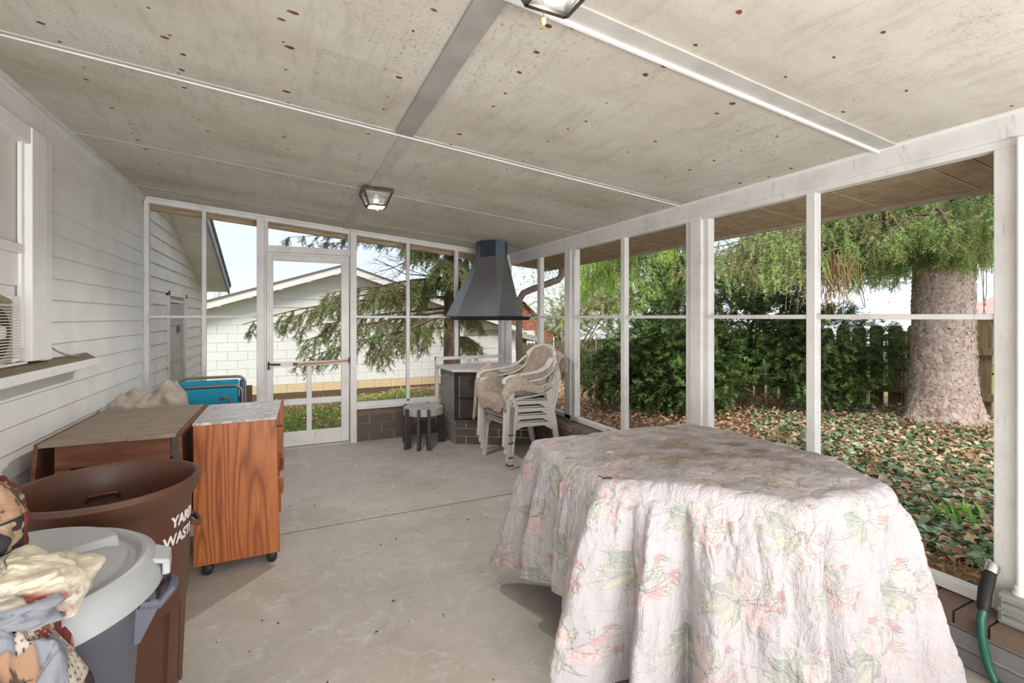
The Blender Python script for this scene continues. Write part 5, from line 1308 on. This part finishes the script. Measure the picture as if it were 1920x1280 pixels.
# --- yard waste bin
bb = thing('yard_waste_bin', 'open brown plastic bin lettered YARD WASTE', 'bin', (-.563, 2.085, 0))
bc = (-.563, 2.085, 0); RB, ZB = .262, .78
MB().lathe([(0, .02), (.19, .02), (.20, .0), (.205, .02), (.212, .34), (.232, .345), (.243, .66), (.245, .70), (.258, .72), (RB+.004, .735), (RB+.012, .765), (RB+.004, ZB), (RB-.006, ZB), (RB-.012, ZB-.01), (.237, .69), (.21, .35), (.19, .03), (0, .03)], bc, 96, cap=False).build('bin_body', BIN_BROWN, bb)
# inset vertical panels moulded into the lower wall, as ribs
for k in range(12):
    a = 2*PI*k/12+.12; M_ = Matrix.Translation(bc) @ Matrix.Rotation(a, 4, 'Z')
    MB().hexa([(.2,-.018,.02),(.214,-.018,.02),(.214,.018,.02),(.2,.018,.02),(.205,-.018,.52),(.234,-.014,.52),(.234,.014,.52),(.205,.018,.52)]).xf(M_).build('rib', BIN_BROWN, bb, bevel=.004)
for a in (math.radians(14), math.radians(194)):
    M_ = Matrix.Translation(bc) @ Matrix.Rotation(a, 4, 'Z')
    m = MB(); m.tube([(.235, -.06, .60), (.262, -.05, .585), (.268, 0, .58), (.262, .05, .585), (.235, .06, .60)], .010, 8); m.xf(M_).build('grip_handle', BIN_BROWN, bb)
a = math.radians(108); M_ = Matrix.Translation(bc) @ Matrix.Rotation(a, 4, 'Z')
m = MB(); m.tube([(.232, .05, .655), (.222, .04, .675), (.22, 0, .678), (.222, -.04, .675), (.232, -.05, .655)], .008, 8); m.xf(M_).build('moulded_boss', BIN_BROWN, bb)
a = math.radians(232); M_ = Matrix.Translation(bc) @ Matrix.Rotation(a, 4, 'Z')
MB().hexa([(.235,-.02,.52),(.25,-.02,.52),(.25,.02,.52),(.235,.02,.52),(.24,-.006,.72),(.285,-.006,.72),(.285,.006,.72),(.24,.006,.72)]).xf(M_).build('bracket', BIN_BROWN, bb, bevel=.003)
def bent_text(txt, size, ang0, zc_, rad, mat, parent, c, taper=0, bold=.0016, shear=.0):
    cu = bpy.data.curves.new('lettering', 'FONT'); cu.body = txt; cu.size = size; cu.extrude = .0012; cu.offset = bold; cu.align_x = 'CENTER'; cu.space_character = 1.02
    tmp = bpy.data.objects.new('tmp_lettering', cu); COL.objects.link(tmp)
    dg = bpy.context.evaluated_depsgraph_get(); me = bpy.data.meshes.new_from_object(tmp.evaluated_get(dg))
    bpy.data.objects.remove(tmp)
    bm = bmesh.new(); bm.from_mesh(me); bmesh.ops.subdivide_edges(bm, edges=[e_ for e_ in bm.edges if e_.calc_length() > .02], cuts=2)
    for v in bm.verts:
        x, y, z = v.co; r_ = rad + taper*y + z + .0012; t = ang0 + x/rad
        v.co = (r_*math.cos(t), r_*math.sin(t), zc_+y)
    bm.to_mesh(me); bm.free(); me.materials.clear(); me.materials.append(mat); me.name = 'lettering'
    o = bpy.data.objects.new('lettering', me); COL.objects.link(o); o.parent = parent; return o
TA = math.radians(-15)
l1 = bent_text('YARD', .051, TA, .628, .2405, WHITEP, bb, bc, .05); l1['label'] = 'white word YARD'
l2 = bent_text('WASTE', .051, TA-.05, .568, .2375, WHITEP, bb, bc, .05); l2['label'] = 'white word WASTE'

# --- grey bin with lid
gb = thing('grey_bin', 'slate plastic bin closed by a pale grey snap-on lid', 'bin', (-.60, 1.49, 0))
gc = (-.60, 1.49, 0)
MB().lathe([(0, 0), (.21, 0), (.222, .03), (.262, .63), (.272, .65), (.275, .685), (.265, .685), (.25, .63), (.20, .03), (0, .03)], gc, 80, cap=False).build('bin_body', BIN_SLATE, gb)
ld = MB(); ld.lathe([(0, .728), (.10, .727), (.19, .722), (.232, .710), (.238, .700), (.252, .698), (.262, .712), (.272, .714), (.292, .700), (.305, .672), (.308, .640), (.300, .640), (.296, .668), (.28, .69), (0, .70)], (gc[0], gc[1], .034), 96, cap=False)
lid = ld.build('bin_lid', BIN_GREY, gb)
raised = MB(); t_ = np.linspace(math.radians(22), math.radians(118), 22)
poly = [(gc[0]+.222*math.cos(a), gc[1]+.222*math.sin(a)) for a in t_]+[(gc[0]-.065, gc[1]+.055), (gc[0]+.02, gc[1]+.03), (gc[0]+.12, gc[1]+.035)]
mxp = sum(p[0] for p in poly)/len(poly); myp = sum(p[1] for p in poly)/len(poly)
k9 = [(mxp+(x-mxp)*.93, myp+(y-myp)*.90) for x, y in poly]
raised.frustum([(x, y, .74) for x, y in poly], [(x, y, .776) for x, y in k9])
raised.build('raised_panel', BIN_GREY, lid, bevel=.005)
for a in (math.radians(8), math.radians(188)):
    M_ = Matrix.Translation((gc[0], gc[1], .034)) @ Matrix.Rotation(a, 4, 'Z')
    m = MB(); m.hexa([(.285,-.05,.69),(.322,-.042,.674),(.322,.042,.674),(.285,.05,.69),(.285,-.05,.704),(.324,-.042,.688),(.324,.042,.688),(.285,.05,.704)])
    m.hexa([(.306,-.042,.65),(.324,-.042,.65),(.324,.042,.65),(.306,.042,.65),(.306,-.042,.688),(.323,-.042,.688),(.323,.042,.688),(.306,.042,.688)]); m.xf(M_).build('snap_handle', BIN_GREY, lid, bevel=.005)
    m = MB(); m.tube([(.262, -.06, .60), (.30, -.052, .585), (.325, -.03, .605), (.33, 0, .612), (.325, .03, .605), (.30, .052, .585), (.262, .06, .60)], .012, 8)
    m.hexa([(.25,-.055,.50),(.262,-.055,.50),(.262,.055,.50),(.25,.055,.50),(.255,-.058,.60),(.30,-.052,.578),(.30,.052,.578),(.255,.058,.60)]); m.xf(M_).build('grip_handle', BIN_SLATE, gb)

# --- patchwork quilt heaped in the near left corner
PQ = [((168, 161, 151), (123, 114, 103)), ((123, 65, 58), (177, 161, 146)), ((151, 121, 98), (84, 70, 63)), ((128, 130, 138), (104, 107, 116)), ((54, 49, 52), (154, 133, 110)), ((174, 165, 154), (73, 70, 70)), ((156, 124, 105), (181, 168, 153)), ((109, 56, 52), (161, 137, 121))]
def col_patch(X, Y, seed=3):
    g = np.random.default_rng(seed); px, py = X/.088, Y/.078
    row = np.floor(py); xi = np.floor(px+.5*(row % 2)).astype(int); yi = row.astype(int); h_ = ((xi*73856093) ^ (yi*19349663)) % 997
    idx = (h_*7 % len(PQ)); c = np.zeros(X.shape+(3,))
    fine = vnoise(X*95, Y*95, 31, 2); med = vnoise(X*48, Y*48, 32, 2); dots = (np.hypot((X/.018) % 1-.5, (Y/.018) % 1-.5) < .2)
    vine = np.abs(vnoise(X*38, Y*38, 35, 2)) < .07
    for k, (a, b) in enumerate(PQ):
        m_ = idx == k; pat = [fine > .35, dots, med > .42, fine > .7, med > .5, dots, vine, med > .55][k]
        cc = np.where(pat[..., None], C(b), C(a)); 
        if k in (0, 5): cc = np.where((vnoise(X*60, Y*60, 36, 2) > .75)[..., None], C((170, 106, 94)), cc)
        c = np.where(m_[..., None], cc, c)
    ex_ = np.minimum((px+.5*(row % 2)) % 1, 1-(px+.5*(row % 2)) % 1)*.088; ey_ = np.minimum(py % 1, 1-py % 1)*.078
    seam = np.exp(-(np.minimum(ex_, ey_)/.003)**2)*.35; return c*(1-seam[..., None])
def lobe(c, r_, seed, squash=1.0, folds_=5, amp=.05, muslin=False):
    def fn(U, V):
        th = U*2*PI; ph = V*PI*.98+.02
        f = 1+amp*3.2*np.abs(vnoise(th*1.3+.001, ph*2.6, seed, 3)) + amp*1.4*np.sin(folds_*th+3*np.sin(ph*2+seed)+2*ph)*np.sin(ph) + amp*1.2*np.sin(ph*11+2*np.sin(th*2+seed))*np.sin(ph)
        w_ = np.minimum(U, 1-U)*12; f = np.where(w_ < 1, f*w_+(1-w_)*1.05, f)
        x = c[0]+r_[0]*f*np.sin(ph)*np.cos(th); y = c[1]+r_[1]*f*np.sin(ph)*np.sin(th); z = c[2]+r_[2]*f*np.cos(ph)
        return np.stack([x, y, np.maximum(z, .01)], -1)
    def cf(U, V):
        P = fn(U, V); th = U*2*PI; s = r_[0]
        col_ = col_patch(th*s*.9+c[0], V*PI*r_[2]*.95, seed)
        if muslin: k = smooth(.1, .5, np.sin(th*1+muslin)+.5*np.sin(V*9)); col_ = col_*(1-k[..., None])+C((198, 190, 172))*k[..., None]
        return col_
    return fn, cf
PM = m_attr('calico_patchwork', .9, lambda t: (t.bump(t.noise(60, 4, None, .7), .4, .008), t.bump(t.noise(9, 3), .5, .03)))
pq = thing('patchwork_quilt', 'patchwork quilt in red, tan and cream calico heaped against the grey bin', 'quilt', (-.62, 1.1, 0))
f_, c_ = lobe((-.595, 1.35, .90), (.09, .085, .125), 41, folds_=3, amp=.05); grid_obj('upper_fold', f_, 320, 240, PM, pq, colfn=c_)
f_, c_ = lobe((-.50, 1.265, .80), (.125, .10, .065), 43, folds_=4, amp=.06, muslin=1.2); grid_obj('turned_lining', f_, 320, 200, PM, pq, colfn=c_)
f_, c_ = lobe((-.475, 1.215, .42), (.13, .115, .345), 45, folds_=5, amp=.05); grid_obj('lower_drape', f_, 360, 260, PM, pq, colfn=c_)

# --- window air conditioner
ac = thing('air_conditioner', 'cream window air conditioner with louvred round fan grille in the boarded window', 'appliance', (-1.14, 2.6, 1.15))
box(-1.19, -1.095, 2.36, 2.85, 1.15, 1.412).build('housing', plain('cream_enamel', (206, 200, 188), .5), ac, bevel=.012)
dk = MB().lathe([(0, 0), (.112, 0), (.112, .004), (0, .004)], (0, 0, 0), 40, cap=False); dk.xf(Matrix.Translation((-1.096, 2.70, 1.28)) @ Matrix.Rotation(PI/2, 4, 'Y')).build('fan_opening', BLACKR, ac)
for k in range(19): box(-1.092, -1.078, 2.385, 2.852, 1.168+k*.0127, 1.173+k*.0127).build('louvre', plain('cream_louvre', (196, 188, 176), .5), ac)
hb = MB().lathe([(0, 0), (.032, 0), (.028, .008), (0, .010)], (0, 0, 0), 24, cap=False); hb.xf(Matrix.Translation((-1.092, 2.735, 1.285)) @ Matrix.Rotation(PI/2, 4, 'Y')).build('fan_hub', WHITEP, ac)
MB().extr([(2.36, 1.412), (2.86, 1.412), (2.84, 1.428), (2.76, 1.445), (2.6, 1.46), (2.36, 1.462)], 'x', -1.17, -1.10).build('top_seal', plain('brown_seal', (150, 136, 120), .9), ac)
# --- cable looping from the window casing to the sill
cbm = MB(); cbm.tube([(-1.155, 3.37, 1.21), (-1.15, 3.375, 1.19), (-1.14, 3.42, 1.165), (-1.135, 3.50, 1.142), (-1.13, 3.60, 1.125), (-1.135, 3.72, 1.117)], .005, 6)
tag(cbm.build('cable', plain('grey_cable', (160, 156, 156), .5)), 'grey cable drooping from the window casing onto the brown sill', 'cable')

# --- ceiling lanterns
def lantern(name, label, x, y, s, rot, lit):
    z = zc(x)-.012; r = thing(name, label, 'lamp', (x, y, z)); h = .115*s; a, b = .10*s, .062*s
    M_ = Matrix.Translation((x, y, z)) @ Matrix.Rotation(rot, 4, 'Z')
    def sq(k, zz): return [(-k, -k, zz), (k, -k, zz), (k, k, zz), (-k, k, zz)]
    MB().frustum(sq(a+.012, -.022*s), sq(a+.008, .004)).xf(M_).build('canopy', LAMPM, r, bevel=.003)
    fr = MB(); A = sq(a, -.02*s); Bq = sq(b, -h)
    for i in range(4):
        fr.beam(A[i], Bq[i], .011, .011); fr.beam(Bq[i], Bq[(i+1) % 4], .013, .013); fr.beam(A[i], A[(i+1) % 4], .012, .012)
    fr.xf(M_).build('lantern_frame', LAMPM, r)
    gl = NT('frosted_glass', .35); gl.col((.8, .8, .76, 1))
    tp_ = gl.n('ShaderNodeBsdfTransparent'); tl = gl.n('ShaderNodeBsdfTranslucent'); m1 = gl.n('ShaderNodeMixShader'); m2 = gl.n('ShaderNodeMixShader')
    m1.inputs[0].default_value = .35; m2.inputs[0].default_value = .72; gl.l(gl.b.outputs[0], m1.inputs[1]); gl.l(tl.outputs[0], m1.inputs[2]); gl.l(m1.outputs[0], m2.inputs[1]); gl.l(tp_.outputs[0], m2.inputs[2]); gl.l(m2.outputs[0], gl.t.nodes['Material Output'].inputs[0])
    for i in range(4):
        j = (i+1) % 4; MB().add([A[i], A[j], Bq[j], Bq[i]], [(0, 1, 2, 3)]).xf(M_).build('pane', gl.m, r)
    MB().add([Vector(p)*.99 for p in Bq], [(0, 1, 2, 3)]).xf(M_).build('pane', gl.m, r)
    bl = MB().lathe([(0, -.085*s), (.018, -.08*s), (.026, -.065*s), (.018, -.04*s), (.012, -.02*s), (0, -.02*s)], (0, 0, 0), 16, cap=False); bl.xf(M_).build('bulb', WHITEP, r)
    return r, M_
lm, M_ = lantern('ceiling_lantern', 'bronze four-sided lantern on the ceiling seam beyond, with a short pull chain', .60, 3.63, 1.0, 0.0, True)
ch = MB(); ch.tube([(0, -.075, -.10), (0, -.075, -.155)], .0018, 5); ch.xf(M_).build('pull_chain', IRON, lm)
MB().lathe([(0, -.178), (.005, -.175), (.006, -.16), (.002, -.155), (0, -.155)], (.60, 3.555, lm.location.z), 10, cap=False).build('chain_knob', COPPER, lm)
ln, M_ = lantern('ceiling_lantern', 'bronze lantern cut off by the top of the view, with amber chain pull', .625, 1.045, 1.0, 0.0, True)
ch = MB()
for k in range(24): ch.lathe([(0, -.0015), (.0016, 0), (0, .0015)], (0, .075, -.03-k*.0042), 6, cap=False)
ch.xf(M_).build('pull_chain', IRON, ln)
MB().lathe([(0, -.152), (.003, -.151), (.0065, -.143), (.0075, -.135), (.0045, -.131), (0, -.130)], (.625, 1.12, ln.location.z), 12, cap=False).build('chain_knob', plain('amber_knob', (214, 160, 76), .35), ln)

# --- outlet box, conduit, hose at the near right post
ob = thing('outlet_box', 'grey-green weatherproof outlet box at the foot of the near right post', 'outlet', (2.46, .80, .24))
MB().hexa([(2.425,.70,.202),(2.425,.835,.202),(2.497,.835,.202),(2.497,.70,.202),(2.425,.70,.312),(2.425,.835,.312),(2.497,.835,.312),(2.497,.70,.312)]).build('box_body', BOXM, ob, bevel=.004)
for z in (.232, .280):
    MB().hexa([(2.418,.715,z-.018),(2.418,.825,z-.018),(2.426,.825,z-.018),(2.426,.715,z-.018),(2.418,.715,z+.018),(2.418,.825,z+.018),(2.426,.825,z+.018),(2.426,.715,z+.018)]).build('flap_cover', BOXM, ob, bevel=.003)
    m = MB(); m.tube([(2.415, .725, z+.006), (2.412, .775, z+.012), (2.415, .815, z+.008)], .003, 6); m.build('hinge_bar', ALU, ob)
co_ = thing('conduit', 'white-painted electrical conduit running up the near right panel', 'pipe', (2.475, .79, .3))
m = MB(); m.tube([(2.478, .79, .335), (2.478, .79, .6), (2.480, .79, 1.3), (2.478, .79, 2.02)], .011, 10); m.build('pipe', PAINT, co_)
MB().lathe([(.022, 0), (.022, .012), (.018, .014), (.018, .034), (.014, .038), (0, .038)], (2.478, .79, .306), 12, cap=False).build('coupling', PAINT, co_)
for z in (): box(2.47, 2.498, .765, .815, z, z+.018).build('pipe_strap', PAINT, co_, bevel=.002)
hs = thing('garden_hose', 'green garden hose with black grip and chrome spray head, hung on the near right sill', 'hose', (2.36, .84, .05))
m = MB(); m.tube([(2.36, .85, .26), (2.345, .852, .225), (2.335, .848, .17), (2.335, .84, .12), (2.335, .83, .07), (2.335, .81, .02), (2.33, .77, .014), (2.28, .5, .014), (2.2, .3, .014)], .0135, 12); m.build('hose_tube', HOSEM, hs)
m = MB(); m.tube([(2.359, .852, .25), (2.364, .852, .268), (2.40, .86, .31), (2.435, .862, .35), (2.452, .863, .37)], [.016, .020, .0215, .0205, .018], 14); m.build('hose_grip', BLACKR, hs)
m = MB(); m.tube([(2.450, .863, .366), (2.462, .863, .38), (2.472, .863, .392), (2.476, .863, .397)], [.021, .023, .022, .013], 14); m.build('spray_head', CHROME, hs)
